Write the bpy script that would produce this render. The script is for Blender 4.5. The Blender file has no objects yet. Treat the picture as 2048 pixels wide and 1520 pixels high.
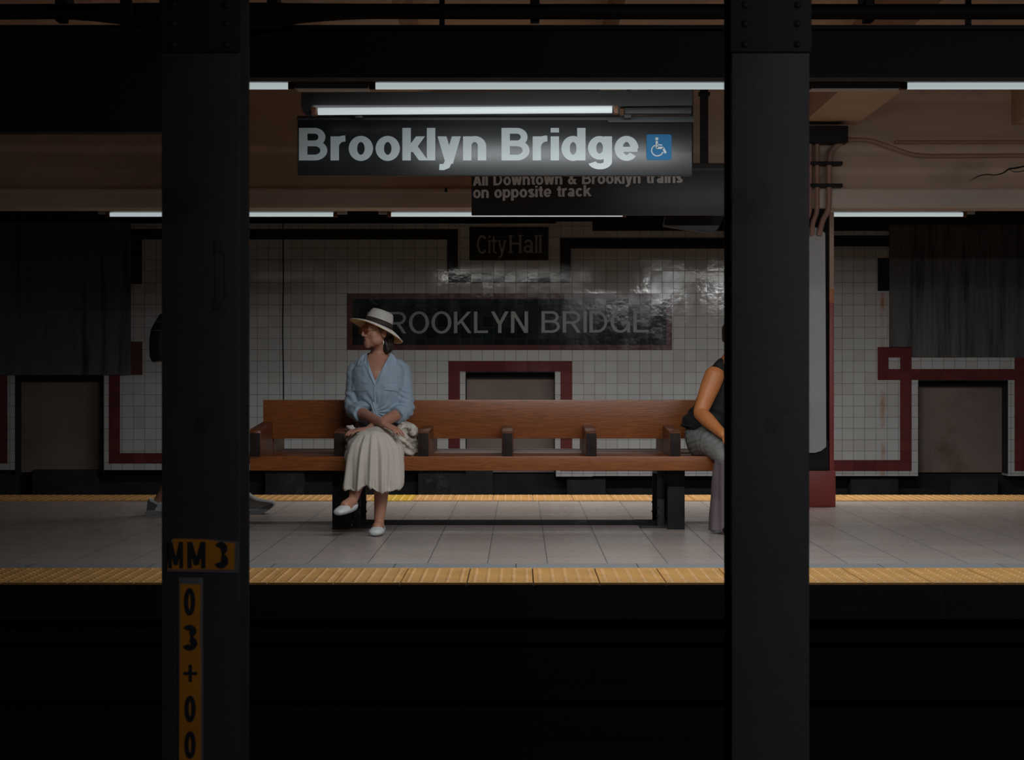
import bpy, bmesh, math, random
import numpy as np
from mathutils import Vector, Matrix, noise
from mathutils.bvhtree import BVHTree
R = math.radians
PI = math.pi
sc = bpy.context.scene
COL = sc.collection
# ------------------------------------------------------------------ camera, world, exposure
F, H, VX, VY = 3400.0, 0.97, 1040.0, 745.0
cam = bpy.data.cameras.new('camera'); camo = bpy.data.objects.new('camera', cam); COL.objects.link(camo)
camo.location = (0, 0, H); camo.rotation_euler = (R(90), 0, 0)
cam.sensor_width = 36; cam.lens = F/2048*36
cam.shift_x = -(VX-1024)/2048; cam.shift_y = -(760-VY)/2048
cam.dof.use_dof = True; cam.dof.focus_distance = 10.6; cam.dof.aperture_fstop = 7.5
sc.camera = camo
w = bpy.data.worlds.new('world'); sc.world = w; w.use_nodes = True
w.node_tree.nodes['Background'].inputs[0].default_value = (.75, .85, 1, 1)
w.node_tree.nodes['Background'].inputs[1].default_value = 0.012
sc.view_settings.view_transform = 'Standard'; sc.view_settings.look = 'None'
sc.view_settings.gamma = 1; sc.view_settings.exposure = 0.0; sc.view_settings.use_curve_mapping = False

def area(name, x0, x1, y, z, wy, power, spread, col=(1, 1, 1), rx=0.0, ry=0.0):
    l = bpy.data.lights.new(name, 'AREA'); l.shape = 'RECTANGLE'; l.size = abs(x1-x0); l.size_y = wy
    l.energy = power; l.color = col; l.spread = R(spread)
    o = bpy.data.objects.new(name, l); COL.objects.link(o)
    o.location = ((x0+x1)/2, y, z); o.rotation_euler = (R(rx), R(ry), 0)
    return o
COOL = (.93, .98, 1.0); WARM = (1.0, .98, .94)
# lamps of the near platform edge row, the far row, the sign lamp and the row over the photographer's own platform
NEAR = [(-3.09, -1.06, .6), (-.66, 1.30, 34), (1.77, 3.8, 24)]
FAR = [(-3.12, -1.42, 2), (-.98, .78, 36), (1.62, 3.37, 34)]
for a, b, p in NEAR: area('near_lamp_light', a, b, 7.78, 2.250, .05, p, 150, COOL, rx=30)
for a, b, p in FAR: area('far_lamp_light', a, b, 12.94, 2.130, .05, p, 150, WARM, rx=13.5)
area('sign_lamp_light', -1.10, .50, 9.03, 2.385, .03, .35, 150, COOL, rx=38)
area('own_platform_light', 1.5, 5.0, .6, 2.6, .06, 40, 150, (1, .96, .97), rx=42).data.specular_factor = .05

# ------------------------------------------------------------------ helpers
def P(X, Y, d):
    s = F/d
    return Vector(((X-VX)/s, d, H+(VY-Y)/s))

class NB:
    def __init__(s, m): s.t = m.node_tree; s.l = s.t.links
    def n(s, typ, **kw):
        nd = s.t.nodes.new(typ)
        for k, v in kw.items(): setattr(nd, k, v)
        return nd
    def set(s, sock, v):
        if hasattr(v, 'links') or isinstance(v, bpy.types.NodeSocket): s.l.new(v, sock)
        else: sock.default_value = v
    def m(s, op, a, b=0.0, c=None):
        nd = s.n('ShaderNodeMath', operation=op); s.set(nd.inputs[0], a); s.set(nd.inputs[1], b)
        if c is not None: s.set(nd.inputs[2], c)
        return nd.outputs[0]
    def mix(s, f, a, b):
        nd = s.n('ShaderNodeMix', data_type='RGBA'); s.set(nd.inputs[0], f); s.set(nd.inputs[6], a); s.set(nd.inputs[7], b)
        return nd.outputs[2]
    def vec(s, sx=1, sy=1, sz=1):
        tc = s.n('ShaderNodeTexCoord'); mp = s.n('ShaderNodeMapping'); s.l.new(tc.outputs['Object'], mp.inputs[0])
        mp.inputs['Scale'].default_value = (sx, sy, sz); return mp.outputs[0]
    def noise(s, v, scale, detail=4, rough=.55):
        nd = s.n('ShaderNodeTexNoise'); s.l.new(v, nd.inputs['Vector']); nd.inputs['Scale'].default_value = scale
        nd.inputs['Detail'].default_value = detail; nd.inputs['Roughness'].default_value = rough; return nd.outputs[0]
    def ramp(s, f, a, b):
        nd = s.n('ShaderNodeMapRange'); s.l.new(f, nd.inputs[0]); nd.inputs[1].default_value = a; nd.inputs[2].default_value = b
        return nd.outputs[0]
def c4(c, k=1.0): return (c[0]*k, c[1]*k, c[2]*k, 1)
def newmat(name, rough=.6, metal=0, spec=.5):
    m = bpy.data.materials.new(name); m.use_nodes = True
    b = m.node_tree.nodes['Principled BSDF']
    b.inputs['Roughness'].default_value = rough; b.inputs['Metallic'].default_value = metal
    b.inputs['Specular IOR Level'].default_value = spec
    return m, NB(m), b
def surf(name, col, rough=.6, var=.25, vscale=6, bump=.0, bscale=60, metal=0, stretch=(1, 1, 1), spec=.5, sheen=0, dirt=None, dirts=(.5, .7), dscale=4):
    m, nb, b = newmat(name, rough, metal, spec)
    v = nb.vec(*stretch)
    f = nb.noise(v, vscale)
    f = nb.ramp(f, .3, .7)
    c = nb.mix(f, c4(col, 1-var), c4(col, 1+var))
    if dirt is not None:
        g = nb.ramp(nb.noise(v, dscale, 6, .65), *dirts)
        c = nb.mix(g, c, c4(dirt))
    nb.l.new(c, b.inputs['Base Color'])
    if bump:
        bp = nb.n('ShaderNodeBump'); bp.inputs['Strength'].default_value = 1; bp.inputs['Distance'].default_value = bump
        nb.l.new(nb.noise(v, bscale), bp.inputs['Height']); nb.l.new(bp.outputs[0], b.inputs['Normal'])
    if sheen: b.inputs['Sheen Weight'].default_value = sheen
    return m
def tiles(name, col, T, ox, oz, grout, gw, rough=.12, var=.12, tilt=.02, plane='xz', Tz=None, bias=None, stain=False, dirt=.25, spec=.5):
    m, nb, b = newmat(name, rough, 0, spec)
    g = nb.n('ShaderNodeNewGeometry'); sp = nb.n('ShaderNodeSeparateXYZ'); nb.l.new(g.outputs['Position'], sp.inputs[0])
    Tz = Tz or T
    u = nb.m('DIVIDE', nb.m('SUBTRACT', sp.outputs[0], ox), T)
    q = nb.m('DIVIDE', nb.m('SUBTRACT', sp.outputs[2 if plane == 'xz' else 1], oz), Tz)
    fu, fq = nb.m('FLOOR', u), nb.m('FLOOR', q)
    def edge(a, wd):
        fr = nb.m('FRACT', a); return nb.m('LESS_THAN', nb.m('MINIMUM', fr, nb.m('SUBTRACT', 1.0, fr)), wd)
    gm = nb.m('MAXIMUM', edge(u, gw/T/2), edge(q, gw/Tz/2))
    cx = nb.n('ShaderNodeCombineXYZ'); nb.l.new(fu, cx.inputs[0]); nb.l.new(fq, cx.inputs[1])
    wn = nb.n('ShaderNodeTexWhiteNoise'); nb.l.new(cx.outputs[0], wn.inputs['Vector'])
    c = nb.mix(wn.outputs['Value'], c4(col, 1-var), c4(col, 1+var))
    if bias: c = nb.mix(nb.m('GREATER_THAN', wn.outputs['Value'], .72), c, c4(bias))
    v = nb.vec(1, 1, .35)
    d = nb.ramp(nb.noise(v, 2.5, 6, .65), .45, .8)
    c = nb.mix(nb.m('MULTIPLY', d, dirt), c, c4((.06, .05, .045)))
    if stain:   # rust run down one column of tiles
        a = nb.m('ABSOLUTE', nb.m('SUBTRACT', sp.outputs[0], 3.522))
        a = nb.ramp(nb.m('ADD', a, nb.m('MULTIPLY', nb.noise(nb.vec(6, 1, 1.2), 5), .05)), .062, .028)
        a = nb.m('MULTIPLY', a, nb.ramp(nb.noise(nb.vec(1, 1, 1), 4), .35, .7))
        a = nb.m('MULTIPLY', a, nb.m('LESS_THAN', sp.outputs[2], 1.75))
        c = nb.mix(a, c, c4((.42, .13, .03)))
    c = nb.mix(gm, c, c4(grout))
    nb.l.new(c, b.inputs['Base Color'])
    nb.l.new(nb.m('ADD', nb.m('MULTIPLY', gm, .6), nb.m('ADD', rough, nb.m('MULTIPLY', d, .15))), b.inputs['Roughness'])
    vm = nb.n('ShaderNodeVectorMath', operation='SUBTRACT'); nb.l.new(wn.outputs['Color'], vm.inputs[0]); vm.inputs[1].default_value = (.5, .5, .5)
    vs = nb.n('ShaderNodeVectorMath', operation='SCALE'); nb.l.new(vm.outputs[0], vs.inputs[0]); vs.inputs['Scale'].default_value = tilt
    va = nb.n('ShaderNodeVectorMath', operation='ADD'); nb.l.new(vs.outputs[0], va.inputs[0]); nb.l.new(g.outputs['Normal'], va.inputs[1])
    bp = nb.n('ShaderNodeBump'); bp.inputs['Distance'].default_value = .0007
    nb.l.new(nb.noise(nb.vec(1, 1, 1), 14, 2), bp.inputs['Height']); nb.l.new(va.outputs[0], bp.inputs['Normal'])
    nb.l.new(bp.outputs[0], b.inputs['Normal'])
    return m
def emis(name, col, s):
    m, nb, b = newmat(name, .4)
    b.inputs['Base Color'].default_value = (.8, .8, .8, 1)
    b.inputs['Emission Color'].default_value = c4(col); b.inputs['Emission Strength'].default_value = s
    return m
def wood(name, c1, c2, rough=.33, axis='x'):
    m, nb, b = newmat(name, rough)
    st = (1.2, 14, 14) if axis == 'x' else (14, 1.2, 14)
    v = nb.vec(*st)
    n1 = nb.noise(v, 1.6, 3, .5)
    wv = nb.m('FRACT', nb.m('MULTIPLY', n1, 9.0))
    wv = nb.m('ABSOLUTE', nb.m('SUBTRACT', wv, .5))
    fine = nb.noise(nb.vec(*(4, 120, 120) if axis == 'x' else (120, 4, 120)), 1.5, 3)
    f = nb.m('ADD', nb.m('MULTIPLY', wv, 1.2), nb.m('MULTIPLY', nb.m('SUBTRACT', fine, .5), .9))
    c = nb.mix(nb.ramp(f, 0, .8), c4(c1), c4(c2))
    big = nb.ramp(nb.noise(nb.vec(1, 1, 1), 1.7, 2), .35, .65)
    c = nb.mix(nb.m('MULTIPLY', big, .5), c, c4(c2, 1.5))
    nb.l.new(c, b.inputs['Base Color'])
    bp = nb.n('ShaderNodeBump'); bp.inputs['Distance'].default_value = .0006; nb.l.new(fine, bp.inputs['Height']); nb.l.new(bp.outputs[0], b.inputs['Normal'])
    return m

# ---- mesh helpers
def bm_new(): return bmesh.new()
def box(bm, x0, x1, y0, y1, z0, z1, bev=0.0, rot=None, piv=None):
    g = bmesh.ops.create_cube(bm, size=1)
    vs = g['verts']
    for v in vs:
        v.co = Vector((x0+(v.co.x+.5)*(x1-x0), y0+(v.co.y+.5)*(y1-y0), z0+(v.co.z+.5)*(z1-z0)))
    if bev:
        es = list({e for v in vs for e in v.link_edges})
        r = bmesh.ops.bevel(bm, geom=es, offset=bev, segments=2, profile=.6, affect='EDGES')
        vs = list({v for f in r['faces'] for v in f.verts} | {v for v in vs if v.is_valid})
    if rot is not None:
        c = Vector(piv) if piv else Vector(((x0+x1)/2, (y0+y1)/2, (z0+z1)/2))
        for v in vs: v.co = rot @ (v.co-c) + c
    return vs
def ellip(bm, c, r, rot=None, u=20, v=12):
    g = bmesh.ops.create_uvsphere(bm, u_segments=u, v_segments=v, radius=1)
    for q in g['verts']:
        p = Vector((q.co.x*r[0], q.co.y*r[1], q.co.z*r[2]))
        if rot is not None: p = rot @ p
        q.co = p + Vector(c)
def smooth_pts(pts, rads, k=4):
    pts = [Vector(p) for p in pts]; rads = [r if isinstance(r, tuple) else (r, r) for r in rads]
    if len(pts) < 3 or k < 2: return pts, rads
    o, q = [], []
    n = len(pts)
    for i in range(n-1):
        p0, p1, p2, p3 = pts[max(i-1, 0)], pts[i], pts[i+1], pts[min(i+2, n-1)]
        for j in range(k):
            t = j/k
            o.append(.5*((2*p1)+(p2-p0)*t+(2*p0-5*p1+4*p2-p3)*t*t+(3*p1-p0-3*p2+p3)*t**3))
            q.append((rads[i][0]*(1-t)+rads[i+1][0]*t, rads[i][1]*(1-t)+rads[i+1][1]*t))
    o.append(pts[-1]); q.append(rads[-1])
    return o, q
def tube(bm, pts, rads, seg=14, k=4, up=(0, 1, .001), caps=True, closed=False):
    if not isinstance(rads, (list, tuple)) or (isinstance(rads, tuple)): rads = [rads]*len(pts)
    P_, R_ = smooth_pts(pts, rads, k)
    up = Vector(up); n = len(P_); rings = []
    for i, p in enumerate(P_):
        if closed: t = P_[(i+1) % n]-P_[i-1]
        else: t = P_[min(i+1, n-1)]-P_[max(i-1, 0)]
        if t.length < 1e-9: t = Vector((0, 0, 1))
        t.normalize()
        b = t.cross(up)
        if b.length < .05: b = t.cross(Vector((1, 0, 0)))
        b.normalize(); m = b.cross(t)
        rings.append([bm.verts.new(p+b*(math.cos(2*PI*j/seg)*R_[i][0])+m*(math.sin(2*PI*j/seg)*R_[i][1])) for j in range(seg)])
    for i in range(n-1 if not closed else n):
        a, c = rings[i], rings[(i+1) % n]
        for j in range(seg): bm.faces.new((a[j], a[(j+1) % seg], c[(j+1) % seg], c[j]))
    if closed: return
    for ring, i, s in ((rings[0], 0, -1), (rings[-1], n-1, 1)):
        t = (P_[1]-P_[0]).normalized() if i == 0 else (P_[-1]-P_[-2]).normalized()
        if caps == 'round':
            e = bm.verts.new(P_[i]+t*s*min(R_[i])*.75)
            mid = [bm.verts.new(P_[i]+(v.co-P_[i])*.72+t*s*min(R_[i])*.52) for v in ring]
            for j in range(seg):
                q = (ring[j], mid[j], mid[(j+1) % seg], ring[(j+1) % seg]); bm.faces.new(q if s < 0 else q[::-1])
                q = (mid[j], e, mid[(j+1) % seg]); bm.faces.new(q if s < 0 else q[::-1])
        elif caps:
            bm.faces.new(ring if s < 0 else ring[::-1])
def revolve(bm, prof, seg=32, M=None):
    rings = []
    for r, z in prof:
        rings.append([bm.verts.new(Vector((r*math.cos(2*PI*j/seg), r*math.sin(2*PI*j/seg), z))) for j in range(seg)])
    for a, c in zip(rings[:-1], rings[1:]):
        for j in range(seg): bm.faces.new((a[j], a[(j+1) % seg], c[(j+1) % seg], c[j]))
    if M is not None:
        for ring in rings:
            for v in ring: v.co = M @ v.co
    return rings
def prism(bm, poly, y0, y1):       # polygon in (x, z) between two depths
    a = [bm.verts.new((x, y0, z)) for x, z in poly]; b = [bm.verts.new((x, y1, z)) for x, z in poly]
    try:
        bm.faces.new(a)
        bm.faces.new(b[::-1])
    except ValueError: pass
    n = len(poly)
    for i in range(n): bm.faces.new((a[i], b[i], b[(i+1) % n], a[(i+1) % n]))
def link(name, me, mat, root=None, smooth=True, angle=40):
    o = bpy.data.objects.new(name, me); COL.objects.link(o)
    if isinstance(mat, (list, tuple)):
        for q in mat: me.materials.append(q)
    else: me.materials.append(mat)
    if root is not None:
        o.parent = root
    if smooth:
        me.polygons.foreach_set('use_smooth', [True]*len(me.polygons))
        if angle < 170:
            try: me.set_sharp_from_angle(angle=R(angle))
            except Exception: pass
    return o
def world_origin(root):
    v = Vector((0, 0, 0))
    while root is not None: v += root.location; root = root.parent
    return v
def obj(name, bm, mat, root=None, smooth=True, angle=40, fix=True):
    if fix: bmesh.ops.recalc_face_normals(bm, faces=bm.faces)
    if root is not None: bmesh.ops.translate(bm, verts=bm.verts, vec=-world_origin(root))
    me = bpy.data.meshes.new(name); bm.to_mesh(me); bm.free()
    return link(name, me, mat, root, smooth, angle)
def thing(name, label, cat, loc, group=None):
    o = bpy.data.objects.new(name, None); COL.objects.link(o); o.location = loc; o.empty_display_size = .1
    return tag(o, label, cat, group)
def tag(o, label, cat=None, group=None):
    o['label'] = label
    if cat: o['category'] = cat
    if group: o['group'] = group
    return o
def struct(o): o['kind'] = 'structure'; return o
def bake(bm, voxel, smooth=4, fn=None, cut=None):
    """joined overlapping lofts -> one continuous surface"""
    bmesh.ops.recalc_face_normals(bm, faces=bm.faces)
    me = bpy.data.meshes.new('tmp'); bm.to_mesh(me); bm.free()
    o = bpy.data.objects.new('tmp', me); COL.objects.link(o)
    r = o.modifiers.new('r', 'REMESH'); r.mode = 'VOXEL'; r.voxel_size = voxel
    if smooth: s = o.modifiers.new('s', 'SMOOTH'); s.factor = .5; s.iterations = smooth
    bpy.context.view_layer.update()
    ev = o.evaluated_get(bpy.context.evaluated_depsgraph_get())
    out = bpy.data.meshes.new_from_object(ev)
    bpy.data.objects.remove(o); bpy.data.meshes.remove(me)
    b = bmesh.new(); b.from_mesh(out); bpy.data.meshes.remove(out)
    b.normal_update()
    if fn:
        new = [fn(v.co.copy(), v.normal.copy()) for v in b.verts]
        for v, c in zip(b.verts, new): v.co = c
    if cut:
        kill = [v for v in b.verts if cut(v.co, v.normal)]
        bmesh.ops.delete(b, geom=kill, context='VERTS')
    b.normal_update()
    return b
def drape(poly, bvh, off, thick, sub=3):
    """a flat piece of cloth laid on a surface: polygon in (x, z) pressed on from the front"""
    b = bmesh.new()
    vs = [b.verts.new((x, 0, z)) for x, z in poly]
    f = b.faces.new(vs); bmesh.ops.triangulate(b, faces=[f])
    for _ in range(sub): bmesh.ops.subdivide_edges(b, edges=b.edges[:], cuts=1, use_grid_fill=True)
    last = None
    ys = []
    for v in b.verts:
        hs = [q_.ray_cast(Vector((v.co.x, 8, v.co.z)), Vector((0, 1, 0)))[0] for q_ in ([bvh] if not isinstance(bvh, list) else bvh)]
        hs = [h.y for h in hs if h is not None]
        ys.append(min(hs) if hs else None)
    good = sorted(y for y in ys if y is not None); med = good[len(good)//2] if good else 10.4
    for v, y in zip(b.verts, ys): v.co.y = min(y if y is not None else med+.045, med+.045)-off
    for _ in range(8): bmesh.ops.smooth_vert(b, verts=b.verts[:], factor=.5, use_axis_x=False, use_axis_y=True, use_axis_z=False)
    bmesh.ops.solidify(b, geom=b.faces[:], thickness=-thick)
    return b
def fbm(p, s): return noise.noise(Vector((p.x*s, p.y*s, p.z*s)))

# ------------------------------------------------------------------ stroke lettering
def arcp(cx, cy, rx, ry, a0, a1, n=18):
    return [(cx+rx*math.cos(R(a0+(a1-a0)*i/n)), cy+ry*math.sin(R(a0+(a1-a0)*i/n))) for i in range(n+1)]
def glyph(ch, w):
    """strokes in units of the cap height; returns (list of ('s', pts, width) or ('p', polygon)), advance"""
    h = w/2; x = .74; S = []
    t = w*.86; th = t/2                      # thinner horizontals
    def st(*p, ww=w): S.append(('s', list(p), ww))
    def dg(x0, y0, x1, y1, ww=w*1.06): S.append(('p', [(x0-ww/2, y0), (x0+ww/2, y0), (x1+ww/2, y1), (x1-ww/2, y1)]))
    def ring(cx, cy, rx, ry, a0=0, a1=360): S.append(('s', arcp(cx, cy, rx-h, ry-th, a0, a1, 32), w))
    if ch == ' ': return S, .33
    tb = w*.41; mb = .525
    if ch == 'B':
        st((h, 0), (h, 1)); st((h, 1-tb), *arcp(.40, (mb+1-tb)/2, .29-h, (1-tb-mb)/2, 90, -90), (h, mb), ww=w*.82)
        st((h, mb), *arcp(.40, (mb+tb)/2, .34-h, (mb-tb)/2, 90, -90), (h, tb), ww=w*.82); return S, .74
    if ch == 'D': st((h, 0), (h, 1)); st((h, 1-th), *arcp(.32, .5, .40-h, .5-th, 90, -90), (h, th), ww=w*.82); return S, .74
    if ch == 'R':
        st((h, 0), (h, 1)); st((h, 1-tb), *arcp(.40, (.47+1-tb)/2, .31-h, (1-tb-.47)/2, 90, -90), (h, .47), ww=w*.82); dg(.36, .48, .66-h*.3, 0); return S, .72
    if ch == 'O': ring(.40, .5, .40, .52); return S, .80
    if ch == 'C': ring(.38, .5, .38, .52, 42, 318); return S, .74
    if ch == 'G': ring(.39, .5, .39, .52, 45, 352); st((.78-h, .44), (.78-h, 0), ww=w*.9); st((.42, .46), (.78, .46), ww=t); return S, .80
    if ch == 'K': st((h, 0), (h, 1)); dg(w*.9, .38, .62, 1); dg(.26+h*.4, .56, .66-h*.4, 0); return S, .70
    if ch == 'L': st((h, 0), (h, 1)); st((h, th), (.56, th), ww=t); return S, .58
    if ch == 'Y': dg(h, 1, .35, .40); dg(.70-h, 1, .35, .40); st((.35, .45), (.35, 0)); return S, .70
    if ch == 'N': st((h, 0), (h, 1)); st((.68-h, 0), (.68-h, 1)); dg(h*1.15, 1, .68-h*1.15, 0); return S, .70
    if ch == 'H': st((h, 0), (h, 1)); st((.68-h, 0), (.68-h, 1)); st((h, .53), (.68-h, .53), ww=t); return S, .70
    if ch == 'M': st((h, 0), (h, 1)); st((.74-h, 0), (.74-h, 1)); dg(h*1.2, 1, .37, .12); dg(.74-h*1.2, 1, .37, .12); return S, .76
    if ch == 'I': st((h, 0), (h, 1)); return S, w
    if ch == 'E':
        st((h, 0), (h, 1))
        for y in (th, .53, 1-th): st((h, y), (.60, y), ww=t)
        return S, .62
    if ch == 'A': dg(h, 0, .34, 1); dg(.68-h, 0, .34, 1); st((.16, .28), (.52, .28), ww=t); return S, .68
    if ch == '0': ring(.27, .5, .27, .51); return S, .56
    if ch == '3':
        S.append(('s', arcp(.25, .745, .25-h, .255-th, 155, -80), w)); S.append(('s', arcp(.26, .27, .27-h, .28-th, 85, -160), w)); return S, .54
    if ch == '+': st((0, .42), (.5, .42), ww=t); st((.25, .17), (.25, .67), ww=w*.95); return S, .5
    if ch == '&':
        S.append(('s', arcp(.28, .78, .18-h*.6, .22-th, 0, 360, 20), w*.9)); S.append(('s', arcp(.26, .28, .26-h, .29-th, 80, 330), w)); dg(.22, .68, .62, 0); dg(.45, .12, .60, .46, ww=w*.9); return S, .70
    if ch == 'r': st((h, 0), (h, x)); st(*arcp(.36, .40, .36-h, .33-th*.6, 168, 86, 8)); return S, .40
    if ch in 'oec':
        if ch == 'o': ring(.31, .37, .31, .385); return S, .62
        if ch == 'c': ring(.30, .37, .30, .385, 38, 322); return S, .58
        ring(.31, .37, .31, .385, 0, 322); st((w*.6, .34), (.62-h*.25, .34), ww=t*.85); return S, .62
    if ch in 'dpgbq':
        ring(.30, .37, .30, .385)
        if ch == 'd': st((.62-h, 0), (.62-h, 1))
        if ch == 'p': S.clear(); ring(.32, .37, .30, .385); st((h, -.27), (h, x))
        if ch == 'g': S.clear(); ring(.30, .385, .30, .365); st((.62-h, x), *arcp(.31, -.04, .31-h, .235-th, 0, -170))
        return S, .62
    if ch in 'lt':
        if ch == 'l': st((h, 0), (h, 1)); return S, w
        st((.09+h, .94), (.09+h, .14), *arcp(.09+h+.10, .13, .10, .13-th, 180, 270, 6), (.36, th)); st((0, x-th), (.36, x-th), ww=t); return S, .36
    if ch == 'i': st((h, 0), (h, x)); st((h, .86), (h, 1)); return S, w
    if ch == 'k': st((h, 0), (h, 1)); dg(w*.8, .26, .46, x); dg(.24+h*.3, .44, .58-h*.4, 0); return S, .56
    if ch == 'n': st((h, 0), (h, x)); st(*arcp(.295, .44, .295-h, .31-th, 175, 0, 16), (.59-h, 0)); return S, .59
    if ch == 'y': dg(h, x, .29, .0); dg(.58-h, x, .27, -.10); st((.275, -.02), (.22, -.17), (.14, -.205), (.04, -.20), ww=t); return S, .58
    if ch == 'w': dg(h*.9, x, .22, 0); dg(.40, x, .22, 0); dg(.40, x, .59, 0); dg(.81-h*.9, x, .59, 0); return S, .82
    if ch == 's':
        st(*arcp(.27, .56, .25-h*.8, .19-th, 20, 265, 12), *arcp(.27, .19, .26-h*.8, .20-th, 85, -165, 12)); return S, .53
    if ch == 'a':
        st(*arcp(.28, .50, .26-h, .25-th, 160, 0, 12), (.54-h, .0)); ring(.25, .21, .25, .22); return S, .58
    return S, .5
def letters(bm, text, x0, z0, size, w=.2, gap=.07, total=None, y0=0, thick=.002, rise=0.0, widths=None):
    gl = [glyph(c, w) for c in text]
    adv = sum(a for _, a in gl)+gap*(len(gl)-1)
    kx = (total/(adv*size)) if total else 1.0
    x = 0.0; zz = 0
    for S, a in gl:
        for kind, pts, *ww in S:
            T = lambda p: (x0+(x+p[0])*size*kx, z0+p[1]*size+rise*(x+p[0])*size*kx)
            zz += 1; yy = y0-(zz % 7)*.00004
            if kind == 'p': prism(bm, [T(p) for p in pts], yy, y0+thick)
            else:
                wd = ww[0]; n = len(pts); L, Rr = [], []
                cl = math.dist(pts[0], pts[-1]) < 1e-6 and n > 4
                for i, p in enumerate(pts):
                    a0 = pts[i-1] if i > 0 else (pts[-2] if cl else p); a1 = pts[i+1] if i < n-1 else (pts[1] if cl else p)
                    dx, dy = a1[0]-a0[0], a1[1]-a0[1]; l = math.hypot(dx, dy) or 1
                    nx, ny = -dy/l, dx/l; k = 1.0
                    if 0 < i < n-1:
                        d1 = (p[0]-a0[0], p[1]-a0[1]); l1 = math.hypot(*d1) or 1
                        cs = abs((-d1[1]/l1)*nx+(d1[0]/l1)*ny); k = 1/max(cs, .6)
                    # horizontals a little thinner than verticals
                    wl = wd/2*(1-.14*abs(ny)) if wd == w else wd/2
                    L.append((p[0]+nx*wl*k, p[1]+ny*wl*k)); Rr.append((p[0]-nx*wl*k, p[1]-ny*wl*k))
                for i in range(n-1):
                    prism(bm, [T(L[i]), T(L[i+1]), T(Rr[i+1]), T(Rr[i])], yy, y0+thick)
        x += a+gap
    return adv*size*kx

# ------------------------------------------------------------------ materials
DW = 16.5                                   # far wall of the station, across the second track
def wx(X): return (X-VX)/(F/DW)
def wz(Y): return H+(VY-Y)/(F/DW)
T = 22.5/(F/DW); OX, OZ = wx(897), wz(722)
M_white = tiles('white_tile', (.60, .60, .595), T, OX, OZ, (.10, .10, .10),   .0035, .08, .03, .011, stain=True, bias=(.56, .545, .53), dirt=.15)
M_black = tiles('black_tile', (.012, .013, .013), T, OX, OZ, (.03, .03, .03), .003, .08, .3, .014, dirt=.05)
M_red = tiles('oxblood_tile', (.155, .034, .034), T, OX, OZ, (.05, .015, .015), .003, .12, .15, .012, dirt=.1)
M_brownt = tiles('dull_red_tile', (.12, .045, .042), T, OX, OZ, (.05, .02, .02), .003, .12, .15, .012, dirt=.1)
M_floor = tiles('floor_tile', (.385, .33, .30), .305, .14, 8.63, (.09, .08, .075), .005, .26, .06, .006, plane='xy', dirt=.25, bias=(.37, .315, .29))
M_edge = tiles('edge_stone', (.23, .24, .25), .61, -.02, 8.39, (.05, .05, .05), .006, .5, .05, .004, plane='xy', dirt=.2)
M_conc = surf('stained_concrete', (.155, .15, .147), .75, .35, 3, .002, 20, stretch=(3.5, 1, .22), dirt=(.018, .018, .018), dirts=(.42, .68), dscale=3)
M_dark = surf('soot_shade_dark', (.013, .013, .013), .9, .4, 4, .003, 12)  # soot on the structure; also painted shade in the niches and column web
M_pier = surf('grey_block', (.020, .020, .021), .9, .4, 6, .003, 30, dirt=(.09, .09, .09), dirts=(.6, .72))
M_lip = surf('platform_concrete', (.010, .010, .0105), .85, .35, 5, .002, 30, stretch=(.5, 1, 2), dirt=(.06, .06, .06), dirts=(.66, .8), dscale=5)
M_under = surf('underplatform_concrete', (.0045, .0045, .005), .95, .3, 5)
M_black_paint = surf('black_paint', (.004, .004, .0045), .7, .2, 5)
M_steel = surf('dark_column_paint', (.033, .0325, .034), .62, .12, 4, .0012, 22, dirt=(.018, .018, .019), dirts=(.58, .68), dscale=6)
M_girder = surf('girder_paint', (.0035, .0035, .004), .7, .3, 3, .001, 20, stretch=(.3, 1, 1))
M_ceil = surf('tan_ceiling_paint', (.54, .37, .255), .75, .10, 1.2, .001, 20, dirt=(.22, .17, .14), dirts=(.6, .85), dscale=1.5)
M_tan = surf('tan_girder_paint', (.55, .39, .29), .6, .10, 1.0, .0006, 20, stretch=(.5, 1, 1), dirt=(.3, .22, .18), dirts=(.55, .8), dscale=2)
M_flange = surf('lit_flange_tan', (.62, .51, .43), .5, .10, 1.5, .0006, 20, stretch=(.5, 1, 1))  # direct lamp light on the flange is put into this paler, greyer tan
M_pipe = surf('tan_pipe_paint', (.38, .21, .16), .5, .12, 3)
M_niche = surf('brown_metal_panel', (.21, .155, .13), .6, .18, 1.6, .0008, 30, dirt=(.10, .045, .03), dirts=(.55, .8), dscale=2)
M_yel = surf('yellow_tactile', (.54, .285, .09), .5, .18, 4, .0005, 80, dirt=(.30, .17, .07), dirts=(.55, .8), dscale=5)
M_yel2 = surf('bright_yellow_tactile', (.58, .36, .03), .45, .12, 4)
M_enamel = surf('lamp_enamel', (.55, .52, .50), .45, .1, 5)
M_tube = emis('fluorescent_tube', (.83, .97, 1.0), .44)
M_sock = surf('lamp_socket', (.25, .10, .05), .5)
M_fix = surf('dark_fixture', (.022, .022, .023), .5, .1, 5)
M_sign = surf('black_enamel', (.010, .011, .012), .3, .2, 3, .0006, 2.2)
M_sign2 = surf('weathered_black_enamel', (.030, .031, .032), .4, .2, 3, .0006, 2.2)
M_let = surf('white_vinyl', (.46, .52, .53), .35, .03, 3)
M_let2 = surf('grey_vinyl', (.80, .78, .76), .4, .05, 3)
M_let3 = surf('plaque_letter', (.30, .31, .30), .4, .1, 8)
M_mosl = surf('mosaic_letter', (.26, .26, .255), .3, .1, 9)
M_mos = tiles('dark_green_tile', (.012, .017, .017), T, OX, OZ, (.035, .04, .04), .002, .09, .5, .012, dirt=.05)
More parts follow.
